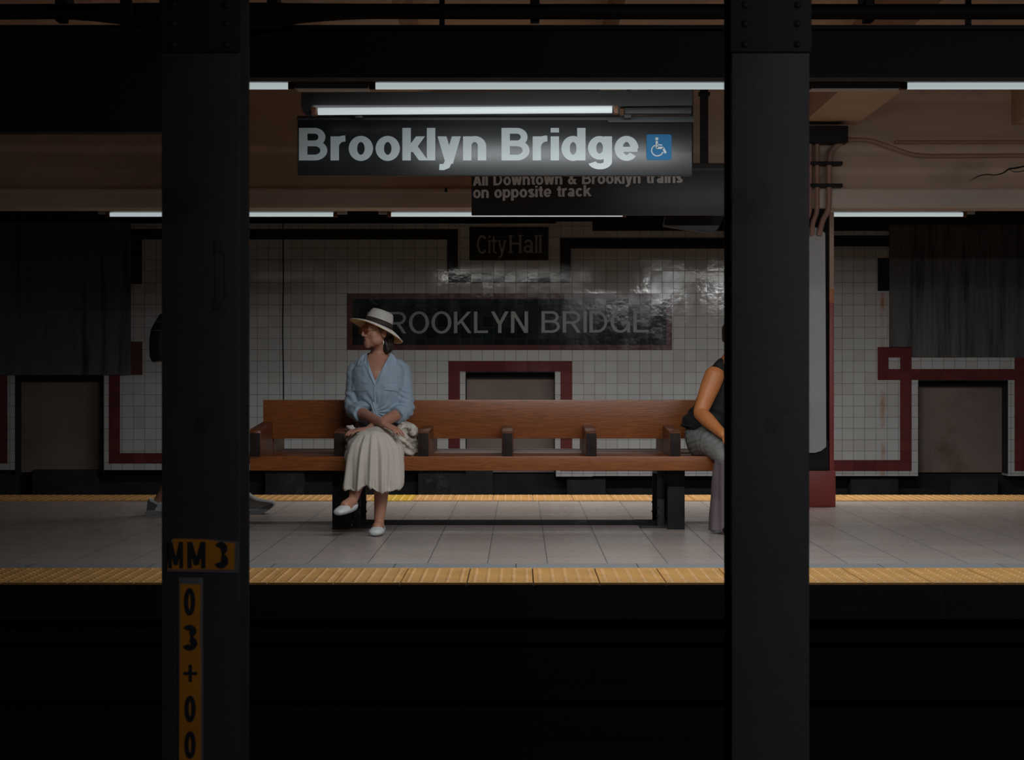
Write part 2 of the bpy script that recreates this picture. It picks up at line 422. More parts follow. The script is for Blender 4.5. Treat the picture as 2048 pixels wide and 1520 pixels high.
M_blue = surf('access_blue', (.03, .17, .36), .6, .04, 3, spec=.15)
M_wood = wood('oiled_oak', (.30, .092, .022), (.15, .042, .012))
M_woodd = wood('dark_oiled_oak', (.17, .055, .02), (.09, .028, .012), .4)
M_woody = wood('oak_arm', (.16, .052, .018), (.09, .028, .011), .38, 'y')
M_end = surf('worn_end_grain', (.020, .013, .011), .6, .3, 20, spec=.15)
M_leg = surf('black_leg_paint', (.016, .015, .015), .6, var=.25, vscale=8, spec=.15, dirt=(.05, .05, .05), dirts=(.65, .75))
M_redp = surf('red_column_paint', (.26, .035, .025), .45, .12, 3)
M_orange = surf('orange_band_paint', (.42, .13, .04), .5, .1, 3)
M_cream = surf('cream_paint', (.42, .26, .19), .5, .1, 3)
M_grey = surf('light_grey_board', (.40, .40, .40), .5, .04, 2)
M_tag = surf('orange_marker', (.50, .19, .012), .5, .12, 6)
M_tagb = surf('marker_backing', (.12, .12, .13), .6, .1, 6)
M_tagl = surf('marker_lettering', (.012, .016, .024), .5, .1, 6)

# ------------------------------------------------------------------ setting
XL, XR = -7.0, 7.5
# far tiled wall with three niches
def cells(bm, x0, x1, z0, z1, holes, y):
    xs = sorted({x0, x1, *[min(max(a, x0), x1) for h in holes for a in h[:2]]}); zs = sorted({z0, z1, *[min(max(a, z0), z1) for h in holes for a in h[2:]]})
    for a, b in zip(xs[:-1], xs[1:]):
        for c, d in zip(zs[:-1], zs[1:]):
            mx, mz = (a+b)/2, (c+d)/2
            if any(h[0] < mx < h[1] and h[2] < mz < h[3] for h in holes) or b-a < 1e-6 or d-c < 1e-6: continue
            box(bm, a, b, y, y+.22, c, d)
NI = [(30, 208, 750), (931, 1110, 743), (1836, 2016, 760)]
bot = -.35
holes = [(wx(a), wx(b), bot, wz(t)) for a, b, t in NI]
bm = bm_new()
cells(bm, XL, wx(1112), wz(940), wz(447), holes, DW)
cells(bm, wx(1112), wx(1185), wz(953), wz(443), holes, DW)
cells(bm, wx(1185), XR, wz(952), wz(462), holes, DW)
struct(obj('wall_back', bm, M_white, smooth=False))
bm = bm_new()                                    # sooty structure above and below the tiles
box(bm, XL, XR, DW+.22, DW+.5, -1.3, 3.2)
box(bm, XL, XR, DW-.02, DW+.22, wz(440), 3.0)
box(bm, wx(1185), XR, DW-.02, DW+.22, wz(462), wz(440))
struct(obj('wall_back_structure', bm, M_dark, smooth=False)).name = 'trim_1'
for i, (a, b) in enumerate([(-60, 30), (528, 606), (835, 985), (1134, 1212), (1704, 1800), (1905, 2000), (60, 190)]):
    bm = bm_new(); box(bm, wx(a), wx(b), DW+.06, DW+.22, -1.3, wz(941 if b < 1112 else 956), .01)
    tag(obj('wall_pier', bm, M_pier), 'grey concrete pier under the tiled wall, '+['at the left edge of the photo', 'just right of the left foreground column', 'behind the seated woman in the hat', 'under the right half of the bench seat', 'right of the red column', 'under the right brown niche', 'under the left brown niche'][i], 'pier', 'piers under the tiled wall')
for i, (a, b, t) in enumerate(NI):
    bm = bm_new(); box(bm, wx(a), wx(b), DW+.19, DW+.2195, wz(947), wz(t))
    lb = bm_new(); a_, b_, t_, e_ = wx(a), wx(b), wz(t), .006
    box(lb, a_, a_+e_, DW-.001, DW+.19, wz(947), t_); box(lb, b_-e_, b_, DW-.001, DW+.19, wz(947), t_); box(lb, a_+e_, b_-e_, DW+.0, DW+.19, t_-.012, t_); box(lb, a_+e_, b_-e_, DW+.13, DW+.19, t_-.06, t_-.012)  # added lining, its dark colour stands for shade on the sides and top
    lin = lb
    o = obj('niche_panel', bm, M_niche, smooth=False)
    obj('niche_shade_lining', lin, M_dark, o, smooth=False)
    tag(o, ['brown metal panel set back in the leftmost wall niche', 'brown metal panel in the middle niche behind the wooden bench', 'brown metal panel in the rightmost niche below dark concrete'][i], 'panel', 'recessed panels in the tiled wall')
# bands of coloured tile, each proud of the wall
def band(name, rects, mat, pr=.004):
    bm = bm_new()
    for a, t, b, l in rects: box(bm, wx(a), wx(b), DW-pr, DW+.005, wz(l), wz(t))
    return struct(obj(name, bm, mat, smooth=False))
band('trim_2', [(262, 458, 284, 568), (284, 458, 916, 479), (894, 479, 916, 545), (894, 545, 1142, 566), (1120, 476, 1142, 545), (1142, 476, 1500, 497), (1500, 471, 1778, 493), (1755, 516, 1778, 582)], M_black)
band('trim_3', [(-140, 750, 15, 927), (218, 750, 240, 927), (240, 906, 897, 927), (897, 722, 1144, 743), (897, 743, 920, 927), (1121, 743, 1144, 942), (1144, 920, 1823, 942)], M_red)
band('trim_4', [(262, 683, 285, 750)], M_brownt)
band('trim_5', [(1755, 694, 1823, 715), (1755, 715, 1777, 738), (1800, 715, 1823, 738), (1755, 738, 2029, 760), (1800, 760, 1823, 920), (2029, 715, 2200, 942)], M_red)
# rough concrete slabs over the tiles
bm = bm_new(); box(bm, XL, wx(262), DW-.03, DW+.01, wz(750), wz(443), .004); struct(obj('wall_panel_left', bm, M_conc)).name = 'trim_6'
bm = bm_new(); box(bm, wx(1778), wx(1823), DW-.03, DW+.01, wz(694), wz(450), .004); box(bm, wx(1823), XR, DW-.03, DW+.01, wz(714), wz(450), .004); struct(obj('wall_panel_right', bm, M_conc)).name = 'trim_7'
bm = bm_new()
tube(bm, [(wx(566)+dx, DW-.004, wz(y)) for y, dx in ((448, 0), (560, .004), (660, -.002), (760, .006), (868, .003))], .006, 6)
tag(obj('wall_cable', bm, M_dark), 'thin black vertical cable down the white tiles left of the woman', 'cable')

# platform
bm = bm_new()
box(bm, XL, XR, 8.63, 13.42, -.16, 0); struct(obj('floor', bm, M_floor, smooth=False))
bm = bm_new(); box(bm, XL, XR, 8.39, 8.63, -.16, .0005); struct(obj('edge_stone', bm, M_edge, smooth=False)).name = 'trim_8'
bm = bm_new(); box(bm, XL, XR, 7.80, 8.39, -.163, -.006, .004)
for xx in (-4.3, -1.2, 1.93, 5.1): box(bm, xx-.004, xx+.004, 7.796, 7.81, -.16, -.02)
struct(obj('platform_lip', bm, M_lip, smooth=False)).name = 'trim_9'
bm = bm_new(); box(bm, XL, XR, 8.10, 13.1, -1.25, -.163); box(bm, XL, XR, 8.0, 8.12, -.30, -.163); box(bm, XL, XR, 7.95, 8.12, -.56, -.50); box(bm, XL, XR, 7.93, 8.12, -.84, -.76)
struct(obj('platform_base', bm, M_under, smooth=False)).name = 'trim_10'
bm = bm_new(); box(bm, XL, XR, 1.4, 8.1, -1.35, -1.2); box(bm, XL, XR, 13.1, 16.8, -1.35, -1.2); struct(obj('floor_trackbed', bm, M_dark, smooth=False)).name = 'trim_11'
bm = bm_new(); box(bm, XL, XR, -1.5, 1.4, -1.35, 0); struct(obj('floor_platform', bm, M_dark, smooth=False)).name = 'trim_12'
# tactile paving panels
def tac_mesh(dp):
    bm = bm_new(); W = .3015
    box(bm, .0015, W, 0, dp, -.006, .006, .002)
    nx, ny = 5, int(dp/.0605)
    for i in range(nx):
        for j in range(ny):
            c = Vector((.031+i*.0605, .032+j*.0605, .006)); lo = []; hi = []
            for k in range(8):
                a = 2*PI*k/8; lo.append(bm.verts.new(c+Vector((math.cos(a)*.014, math.sin(a)*.014, 0)))); hi.append(bm.verts.new(c+Vector((math.cos(a)*.008, math.sin(a)*.008, .0055))))
            for k in range(8): bm.faces.new((lo[k], lo[(k+1) % 8], hi[(k+1) % 8], hi[k]))
            bm.faces.new(hi)
    bmesh.ops.recalc_face_normals(bm, faces=bm.faces)
    me = bpy.data.meshes.new('tactile_panel'); bm.to_mesh(me); bm.free(); return me
tn = tac_mesh(.588)
t0 = link('tactile_panel', tn, M_yel, None, False)
for i in range(-13, 15):
    o = t0 if i == -13 else t0.copy()
    if o is not t0: COL.objects.link(o)
    o.location = (.062+.305*i, 7.797, .001)
    tag(o, 'yellow dimpled tactile paving panel along the near edge of the platform', 'paving panel', 'near edge tactile panels')
tf = tac_mesh(.588); tf.materials.append(M_yel)
for i in range(-19, 18):
    o = bpy.data.objects.new('tactile_panel', tf); COL.objects.link(o)
    o.location = (.10+.305*i, 12.80, .001)
    tag(o, 'yellow dimpled tactile paving panel along the far edge of the platform', 'paving panel', 'far edge tactile panels')
    if i in (-4,):
        o.data = tf.copy(); o.data.materials.clear(); o.data.materials.append(M_yel2)
        tag(o, 'brighter yellow tactile paving panel on far edge just right of the woman\'s legs', 'paving panel', 'far edge tactile panels')

# ceilings
bm = bm_new(); box(bm, XL, XR, 7.55, 12.3, 3.10, 3.25); struct(obj('ceiling', bm, M_ceil, smooth=False))
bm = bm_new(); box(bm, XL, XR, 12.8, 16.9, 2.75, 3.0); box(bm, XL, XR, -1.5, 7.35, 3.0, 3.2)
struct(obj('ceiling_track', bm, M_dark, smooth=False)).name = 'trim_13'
nb_ = 0
for k in range(-4, 4):
    x0 = 2.03+1.524*k
    bm = bm_new(); box(bm, x0, x0+.40, 7.6, 12.3, 2.76, 3.10, .006)
    tag(obj('ceiling_beam', bm, M_ceil), 'tan painted concrete beam crossing the ceiling above the platform'+{0: ', meeting the red column at right', 1: ', rightmost one visible past the red column'}.get(k, ', behind the signs and girders'), 'beam', 'ceiling cross beams')
# far tan girder
g = thing('platform_girder', 'long tan painted girder running above the far platform edge', 'girder', (0, 12.4, 2.158))
bm = bm_new(); box(bm, XL, XR, 12.30, 12.55, 2.30, 3.10); obj('girder_web', bm, M_tan, g, smooth=False)
bm = bm_new(); box(bm, XL, XR, 12.265, 12.52, 2.158, 2.30, .008); box(bm, XL, XR, 12.255, 12.3, 2.263, 2.292, .004); obj('girder_flange', bm, M_flange, g)
bm = bm_new(); rnd = random.Random(5)
pts = [(1940, 362), (1958, 352), (1975, 349), (1990, 350), (2006, 346), (2018, 338), (2032, 336), (2060, 330)]
tube(bm, [P(a, b, 12.298) for a, b in pts], [.001, .0035, .004, .003, .0045, .006, .006, .005], 6, 3)
tube(bm, [P(2018, 338, 12.298), P(2030, 344, 12.298), P(2050, 341, 12.298)], [.002, .003, .003], 6, 3)
obj('crack', bm, M_dark, g)['label'] = 'dark jagged crack in the paint'
# near dark girder in front of the lamps, with pipes above it
ng = thing('edge_girder', 'black riveted girder across the whole width above the near platform edge', 'girder', (0, 7.45, 2.254))
bm = bm_new(); box(bm, XL, XR, 7.44, 7.46, 2.27, 2.475); obj('girder_web', bm, M_girder, ng, smooth=False)
bm = bm_new(); box(bm, XL, XR, 7.40, 7.50, 2.254, 2.272); box(bm, XL, XR, 7.40, 7.50, 2.465, 2.483); obj('girder_flange', bm, M_girder, ng, smooth=False)
for nm, z, r_, yy, lab in (('service_pipe', 2.545, .034, 7.42, 'thick black pipe running along the top of the edge girder, lower of the two'), ('service_pipe', 2.70, .095, 7.45, 'wide black duct pipe at the very top edge of the photo, upper of the two')):
    pt = thing(nm, lab, 'pipe', (0, yy, z))
    bm = bm_new(); tube(bm, [(XL, yy, z), (-3, yy, z-.004), (-1.3, yy, z+.006), (0, yy, z), (XR, yy, z)], r_, 14, 4); obj('pipe_run', bm, M_black_paint, pt)
    for xx in (-4.4, -2.0, -1.08, .065, .93, 1.52, 2.35, 3.1):
        bm = bm_new(); box(bm, xx-.02, xx+.02, yy-r_-.006, yy+r_+.006, z-r_-.012, z+r_+.012, .004); obj('pipe_clamp', bm, M_black_paint, pt)
bm = bm_new()
tube(bm, [P(-60, 24, 7.33), P(150, 26, 7.33), P(330, 44, 7.33), P(520, 46, 7.33), P(610, 32, 7.33), P(760, 24, 7.33), P(1100, 23, 7.33), P(1700, 25, 7.33), P(2150, 22, 7.33)], .030, 10, 5)
tag(obj('cable_bundle', bm, M_black_paint), 'sagging black cable bundle strung above the edge girder', 'cable')
# black panel hung over the near track at left
bk = thing('hanging_panel', 'large plain black panel hanging from the girder left of the left column', 'panel', (-1.9, 6.8, 1.93))
bm = bm_new(); box(bm, P(-160, 0, 6.8).x, P(410, 0, 6.8).x, 6.78, 6.86, 1.93, 2.345, .004); obj('panel', bm, M_black_paint, bk)
for X in (-40, 250):
    bm = bm_new(); x = P(X, 0, 6.8).x; box(bm, x-.02, x+.02, 6.80, 6.84, 2.34, 3.0); obj('hanger', bm, M_black_paint, bk)

# ------------------------------------------------------------------ foreground columns
def column(xc, label, tagged):
    r = thing('steel_column', label, 'column', (xc, 4.62, -1.2), 'riveted columns between the tracks')
    hw = .104; y0, y1 = 4.545, 4.72
    bm = bm_new()
    box(bm, xc-hw, xc+hw, y0, y0+.016, -1.2, 3.0, .003); box(bm, xc-hw, xc+hw, y1-.016, y1, -1.2, 3.0, .003); box(bm, xc-.006, xc+.006, y0+.01, y1-.01, -1.2, 3.0)
    obj('column_shaft', bm, M_steel, r)
    bm = bm_new(); box(bm, xc-hw-.004, xc+hw+.004, y0-.012, y0-.0005, 1.825, 3.0, .003)
    obj('upper_plate', bm, M_black_paint, r)  # near-black plate over the upper part of the shaft
    for i, z in enumerate((1.845, 1.90, 1.95)):
        for sx in (-1, 1):
            bm = bm_new(); ellip(bm, (xc+sx*.07, y0-.012, z), (.010, .006, .010), u=10, v=6); obj('rivet', bm, M_black_paint, r)
    return r
column(-.8545, 'foreground steel column with orange MM3 03+00 markers, left of the woman', True)
column(.670, 'foreground steel column without markers, hiding part of the seated person in black', False)
# thin old bracket on the left column
bm = bm_new(); d = 4.545
for a, b, c, e in ((428, 452, 482, 506), (430, 434, 506, 600), (448, 452, 506, 600), (426, 454, 600, 622)):
    p, q = P(a, e, d), P(b, c, d); box(bm, p.x, q.x, d-.002, d+.001, p.z, q.z, .0005)
tag(obj('conduit_bracket', bm, M_steel), 'small black rectangular bracket outline on the left foreground column', 'bracket')
# markers
d = 4.543
mk = thing('track_marker', 'wide orange MM3 marker plate stuck on the left column', 'marker', P(405, 1145, d), 'markers on the left column')
bm = bm_new(); prism(bm, [(p.x, p.z) for p in (P(334, 1143, d), P(478, 1146, d), P(479, 1083, d), P(420, 1079, d), P(345, 1077, d), P(338, 1090, d))], d-.002, d+.002); obj('backing', bm, M_tagb, mk)
bm = bm_new(); prism(bm, [(p.x, p.z) for p in (P(335, 1139, d), P(469, 1139, d), P(470, 1086, d), P(436, 1083, d), P(418, 1079, d), P(350, 1077, d), P(341, 1085, d))], d-.003, d-.0015); obj('face', bm, M_tag, mk)
bm = bm_new()
p = P(338, 1136, d); letters(bm, 'M', p.x, p.z, .0705, .17, 0, .046*.86, d-.0048, .001)
p = P(376, 1136, d); letters(bm, 'M', p.x, p.z, .0705, .17, 0, .0490, d-.0048, .001)
p = P(430, 1136, d); letters(bm, '3', p.x, p.z, .0705, .26, 0, .0370, d-.0048, .001)
obj('lettering', bm, M_tagl, mk)
mk = thing('track_marker', 'tall narrow orange 03+00 marker strip below the MM3 plate', 'marker', P(382, 1640, d), 'markers on the left column')
bm = bm_new(); p, q = P(357, 1680, d), P(406, 1155, d); box(bm, p.x, q.x, d-.002, d+.002, p.z, q.z, .001); obj('backing', bm, M_tagb, mk)
bm = bm_new(); prism(bm, [(p.x, p.z) for p in (P(358, 1680, d), P(402, 1680, d), P(402, 1300, d), P(400, 1290, d), P(402, 1168, d), P(361, 1168, d))], d-.003, d-.0015); obj('face', bm, M_tag, mk)
bm = bm_new()
for ch, X0, X1, y0, y1, ww in (('0', 369, 392, 1176, 1230, .20), ('3', 366, 396, 1249, 1300, .24), ('0', 370, 393, 1391, 1443, .20), ('0', 370, 393, 1462, 1516, .20)):
    a, b = P(X0, y1, d), P(X1, y0, d)
    letters(bm, ch, a.x, a.z, b.z-a.z, ww, 0, b.x-a.x, d-.0048, .001)
a, b = P(368, 1363, d), P(395, 1329, d); cx, cz = (a.x+b.x)/2, (a.z+b.z)/2
box(bm, a.x, b.x, d-.0048, d-.003, cz-.004, cz+.004); box(bm, cx-.004, cx+.004, d-.0049, d-.003, a.z, b.z)
obj('lettering', bm, M_tagl, mk)

# ------------------------------------------------------------------ fluorescent lamps
def lamp(x0, x1, y, z, r, label, group, hw=.055, back=.10):
    g = thing('fluorescent_lamp', label, 'lamp', ((x0+x1)/2, y, z), group)
    bm = bm_new(); tube(bm, [(x0, y, z), ((x0+x1)/2, y, z), (x1, y, z)], r, 12, 1, up=(0, 0, 1)); obj('lamp_tube', bm, M_tube, g)
    bm = bm_new(); box(bm, x0-.10, x1+.10, y+r+.003, y+r+.003+back*.4, z+.006, z+.06, .004); obj('housing', bm, M_enamel, g)
    for x, s in ((x0, -1), (x1, 1)):
        bm = bm_new(); box(bm, min(x, x+s*.03), max(x, x+s*.03), y-r-.002, y+r+.012, z-r-.002, z+r+.002, .004); obj('lamp_socket', bm, M_sock, g)
        bm = bm_new(); top = 2.75 if y > 12 else 3.10; box(bm, x-s*.3-.012, x-s*.3+.012, y+.06, y+.084, z+.05, top); obj('hanger', bm, M_black_paint, g)
    return g
for (a, b, _), l in zip(NEAR, ('leftmost one', 'long one above the name sign', 'right of the right column')):
    lamp(a, b, 7.78, 2.281, .0155, 'white fluorescent tube behind the black edge girder, '+l, 'lamps along the near platform edge')
bm = bm_new(); box(bm, -3.4, 4.2, 7.86, 7.92, 2.290, 2.36, .004); box(bm, -1.025, -.695, 7.765, 7.86, 2.267, 2.33, .003); box(bm, 1.335, 1.735, 7.765, 7.86, 2.267, 2.33, .003)
tag(obj('lamp_wireway', bm, M_enamel), 'grey metal wireway trough behind the near row of fluorescent tubes', 'wireway')
for (a, b, _), l in zip(FAR, ('left one by the left column', 'middle one near the signs', 'right of the red column')):
    lamp(a, b, 12.94, 2.172, .016, 'thin tube lamp under the far tan girder, '+l, 'lamps along the far platform edge', back=.09)

# ------------------------------------------------------------------ station name sign and its lamp
S = 9.2; s_ = F/S
def q(X, Y, d=S): p = P(X, Y, d); return (p.x, p.z)
sg = thing('station_sign', 'black hanging sign reading Brooklyn Bridge in large white letters', 'sign', P(990, 351, S))
bm = bm_new(); (x0, z0), (x1, z1) = q(595, 351), q(1384, 238); box(bm, x0, x1, S, S+.05, z0, z1, .003); obj('sign_panel', bm, M_sign, sg)
bm = bm_new(); (x0, z0), (x1, z1) = q(595, 242), q(1387, 233); box(bm, x0, x1, S-.025, S+.06, z0, z1, .003); (x0, z0), (x1, z1) = q(1215, 233), q(1387, 246); box(bm, x0, x1, S-.027, S-.02, z1, z0-.0, .001)
obj('sign_rail', bm, M_fix, sg)
for wd, Xa, Xb in (('Brooklyn', 598, 972.5), ('Bridge', 1003, 1277)):
    bm = bm_new(); (x0, z0) = q(Xa, 321); letters(bm, wd, x0, z0, 65/s_, .215, .062, (Xb-Xa)/s_, S-.0035, .003)
    if wd == 'Brooklyn': obj('lettering', bm, M_let, sg)
obj('lettering', bm, M_let, sg)
ic = bm_new(); (ax, az), (bx, bz) = q(1293, 320), q(1343, 269); r = .012
def rrect(x0, x1, z0, z1, r, n=5):
    o = []
    for cx, cz, a in ((x1-r, z1-r, 0), (x0+r, z1-r, 90), (x0+r, z0+r, 180), (x1-r, z0+r, 270)):
        o += [(cx+r*math.cos(R(a+90*i/n)), cz+r*math.sin(R(a+90*i/n))) for i in range(n+1)]
    return o
prism(ic, rrect(ax, bx, az, bz, r), S-.004, S+.001)
pl = obj('access_symbol', ic, M_blue, sg); pl['label'] = 'blue square with a white wheelchair user'
bm = bm_new(); k = (bx-ax)/50
def I(x, y): return (ax+x*k, bz-y*k)
def istroke(pts, w_):
    for a, b in zip(pts[:-1], pts[1:]):
        dx, dy = b[0]-a[0], b[1]-a[1]; l = math.hypot(dx, dy); nx, ny = -dy/l*w_/2, dx/l*w_/2; ex, ey = dx/l*w_*.12, dy/l*w_*.12
        prism(bm, [I(a[0]+nx-ex, a[1]+ny-ey), I(b[0]+nx+ex, b[1]+ny+ey), I(b[0]-nx+ex, b[1]-ny+ey), I(a[0]-nx-ex, a[1]-ny-ey)], S-.0055, S-.003)
prism(bm, [I(20.5+3.3*math.cos(t*PI/8), 9+3.3*math.sin(t*PI/8)) for t in range(16)], S-.0055, S-.003)
istroke([(20.5, 14), (20.5, 27), (33, 27), (38, 37)], 4.4); istroke([(21, 20.5), (31, 21.5)], 2.4)
istroke([(21.5+11.5*math.cos(R(a)), 32+11*math.sin(R(a))) for a in range(20, 246, 15)], 2.4)
obj('access_figure', bm, M_let, pl)
for X in (722, 1258):
    bm = bm_new(); x = q(X, 0)[0]; box(bm, x-.012, x+.012, S+.01, S+.03, q(0, 236)[1], 3.10); obj('hanger', bm, M_black_paint, sg)
# lamp fixture over the sign
LD = 9.02
lf = thing('sign_lamp', 'dark long fluorescent fixture lighting the name sign from above', 'lamp', P(990, 228, LD))
pts = [(603, 186), (1384, 181), (1384, 212), (1240, 214), (1240, 229), (613, 230), (606, 224), (603, 214)]
bm = bm_new(); prism(bm, [(P(a, b, LD+.05).x, P(a, b, LD+.05).z) for a, b in pts], LD+.03, LD+.11); obj('housing', bm, M_fix, lf)
bm = bm_new(); a, b = P(636, 223, LD), P(1224, 219, LD); tube(bm, [a, (a+b)/2, b], .019, 12, 1, up=(0, 0, 1)); obj('lamp_tube', bm, M_tube, lf)
for X, Y, wdt in ((628, 223, 9), (1232, 220, 8)):
    p = P(X, Y, LD); bm = bm_new(); box(bm, p.x-wdt/755, p.x+wdt/755, LD-.02, LD+.04, p.z-.02, p.z+.02, .003); obj('lamp_socket', bm, M_sock, lf)
a, b = P(1250, 226, LD), P(1384, 214, LD); bm = bm_new(); box(bm, a.x, b.x, LD+.02, LD+.08, a.z, b.z, .003); obj('end_trough', bm, M_fix, lf)
for X, z0 in ((672, 185), (1300, 182)):
    p = P(X, z0, LD+.07); bm = bm_new(); box(bm, p.x-.012, p.x+.012, LD+.06, LD+.08, p.z-.01, 3.10); obj('hanger', bm, M_black_paint, lf)
for X in (718, 1255): # stubs between lamp and sign
    p = P(X, 235, LD+.07); bm = bm_new(); box(bm, p.x-.02, p.x+.02, LD+.05, LD+.10, p.z-.004, p.z+.02, .002); obj('bracket', bm, M_fix, lf)

# second sign
S2 = 11.5
s2 = thing('direction_sign', 'black hanging sign reading All Downtown & Brooklyn trains on opposite track', 'sign', P(1220, 430, S2))
bm = bm_new(); (x0, z0), (x1, z1) = q(943, 430, S2), q(1500, 326, S2); box(bm, x0, x1, S2, S2+.05, z0, z1, .003); (xa, za), (xb, zb) = q(943, 341, S2), q(1500, 337, S2); box(bm, xa, xb, S2-.003, S2, za, zb)
obj('sign_panel', bm, M_sign2, s2)
bm = bm_new(); ss = F/S2
(x, z) = q(946, 371.5, S2); letters(bm, 'All Downtown & Brooklyn trains', x, z, 23/ss, .205, .055, 419/ss, S2-.003, .003, rise=6/419)
obj('lettering', bm, M_let2, s2); bm = bm_new()
(x, z) = q(946, 396.5, S2); letters(bm, 'on opposite track', x, z, 22.5/ss, .205, .055, 235/ss, S2-.003, .003, rise=4/235)
obj('lettering', bm, M_let2, s2)
bm = bm_new(); (x, z) = q(1409, 326, S2); box(bm, x-.027, x+.027, S2+.01, S2+.04, z, 3.1); (_, z2) = q(0, 187, S2); box(bm, x-.038, x+.038, S2, S2+.05, z2-.012, z2+.012, .003)
obj('hanger', bm, M_black_paint, s2)
# tilted metal box under the second sign
bm = bm_new(); DB = 12.0
prism(bm, [q(*p, DB) for p in ((1332, 431), (1450, 428), (1436, 458), (1424, 465), (1380, 458), (1328, 450))], DB-.0, DB+.16)
bmesh.ops.bevel(bm, geom=bm.edges[:], offset=.004, segments=2, affect='EDGES')
box(bm, q(1385, 0, DB)[0]-.012, q(1385, 0, DB)[0]+.012, DB+.07, DB+.094, q(0, 432, DB)[1], 3.10)
tag(obj('speaker_box', bm, M_fix), 'small tilted grey metal box hanging below the direction sign beside the column', 'box')

# wall mosaics
o = bm_new(); box(o, wx(939), wx(1097), DW-.006, DW+.004, wz(521), wz(454), .001)
ch = thing('name_plaque', 'small black wall plaque reading City Hall in grey serif letters', 'sign', (wx(1018), DW, wz(521)))
obj('plaque_panel', o, M_black, ch, smooth=False)
bm = bm_new(); sw = F/DW
def serif(text, X0, X1, Yb, cap, w):
    x = 0; adv = []
    for c in text: adv.append(glyph(c, w)[1])
    tot = sum(adv)+.10*(len(text)-1); kx = (X1-X0)/tot/cap
    letters(bm, text, wx(X0), wz(Yb), cap/sw, w, .10, (X1-X0)/sw, DW-.0085, .003)
    for c, a in zip(text, adv):
        feet = {'i': [(.0, 0), (.0, .74)], 't': [], 'y': [(0, .74), (a-w, .74)], 'H': [(0, 0), (a-w, 0), (0, 1), (a-w, 1)], 'l': [(0, 0), (0, 1)], 'a': [(a-w, 0)], 'C': []}[c]
        for fx, fz in feet:
            px, pz = X0+(x+fx+w/2)*cap*kx, Yb-(fz-(.03 if fz > 0 else -.03))*cap
            box(bm, wx(px-w*cap*kx*1.1), wx(px+w*cap*kx*1.1), DW-.0086, DW-.0056, wz(pz)-.004, wz(pz)+.004)
        x += a+.10
serif('City', 954, 1012, 507, 36, .13); obj('lettering', bm, M_let3, ch); bm = bm_new(); serif('Hall', 1019, 1083, 506, 36, .13)
obj('lettering', bm, M_let3, ch)
nm = thing('name_mosaic', 'long dark tile wall mosaic reading BROOKLYN BRIDGE in grey capitals', 'sign', (wx(1019), DW, wz(700)))
bm = bm_new()
for a, t, b, l in ((694, 587, 1344, 598), (694, 690, 1344, 700), (694, 598, 705, 690), (1333, 598, 1344, 690)): box(bm, wx(a), wx(b), DW-.006, DW+.004, wz(l), wz(t))
obj('mosaic_border', bm, M_brownt, nm, smooth=False)
bm = bm_new(); box(bm, wx(705), wx(1333), DW-.004, DW+.004, wz(690), wz(598)); obj('mosaic_field', bm, M_mos, nm, smooth=False)
bm = bm_new(); letters(bm, 'BROOKLYN', wx(735), wz(667), 43/sw, .135, .10, 322/sw, DW-.0060, .002, rise=.004)
obj('lettering', bm, M_mosl, nm); bm = bm_new()
letters(bm, 'BRIDGE', wx(1083), wz(665.5), 43/sw, .135, .10, 215/sw, DW-.0060, .002, rise=.004)
obj('lettering', bm, M_mosl, nm)

# ------------------------------------------------------------------ red column with conduits
rc = thing('platform_column', 'red and cream painted steel column behind the right foreground column', 'column', (2.17, 12.3, 0))
DC = 12.3; sC = F/DC
def cx(X): return (X-VX)/sC
def cz(Y): return H+(VY-Y)/sC
bm = bm_new(); box(bm, cx(1592), cx(1664), DC+.05, DC+.22, 0, 2.15, .002); obj('column_web', bm, M_dark, rc)  # recess shade between the flanges is put into the dark web colour
for nm_, t, b, mt in (('cream_section', 424, 578, M_cream), ('orange_band', 578, 606, M_orange), ('red_section', 606, 1011, M_redp)):
    bm = bm_new(); box(bm, cx(1659), cx(1668), DC-.0, DC+.05, cz(b), cz(t), .002); box(bm, cx(1588), cx(1597), DC, DC+.05, cz(b), cz(t), .002); obj(nm_, bm, mt, rc)
bm = bm_new(); box(bm, cx(1586), cx(1670), DC-.03, DC+.24, 0, cz(941), .008); obj('base_casing', bm, M_redp, rc)
bm = bm_new(); box(bm, cx(1594), cx(1657), DC-.015, DC+.05, cz(941), cz(880), .012); obj('dark_collar', bm, M_dark, rc)
bm = bm_new(); x0, x1 = cx(1598), cx(1650)
prism(bm, [(x0, cz(905)), (cx(1628), cz(905)), (cx(1640), cz(901)), (x1, cz(893)), (cx(1648), cz(468)), (cx(1640), cz(460)), (cx(1630), cz(456)), (x0, cz(456))], DC-.05, DC-.02)
tag(obj('notice_board', bm, M_grey), 'tall narrow light grey board fixed upright on the red column', 'board')
bm = bm_new(); box(bm, cx(1590), cx(1686), 12.10, 12.25, cz(292), cz(259), .006)
tag(obj('junction_box', bm, M_black_paint), 'black electrical junction box under the ceiling beam above the red column', 'junction box')
yb = 12.20
for i, (a, b, rr) in enumerate(((1620, 1614, .016), (1634, 1632, .018), (1658, 1652, .020))):
    bm = bm_new()
    if i < 2: ps = [P(a, 286, yb), P(a, 340, yb), P(a, 400, yb), P(a-1, 425, yb), P(a-8, 446, yb), P(a-10, 470, yb+.03)]
    else: ps = [P(1683, 284, yb), P(1672, 292, yb), P(1662, 306, yb), P(1658, 335, yb), P(1658, 390, yb), P(1656, 420, yb), P(1646, 440, yb), P(1638, 470, yb+.03)]
    tube(bm, ps, rr, 10, 5)
    tag(obj('conduit', bm, M_pipe), 'tan vertical conduit below the junction box, '+('leftmost, beside the foreground column', 'middle one of three', 'rightmost with a bend at its top')[i], 'conduit', 'conduits above the red column')
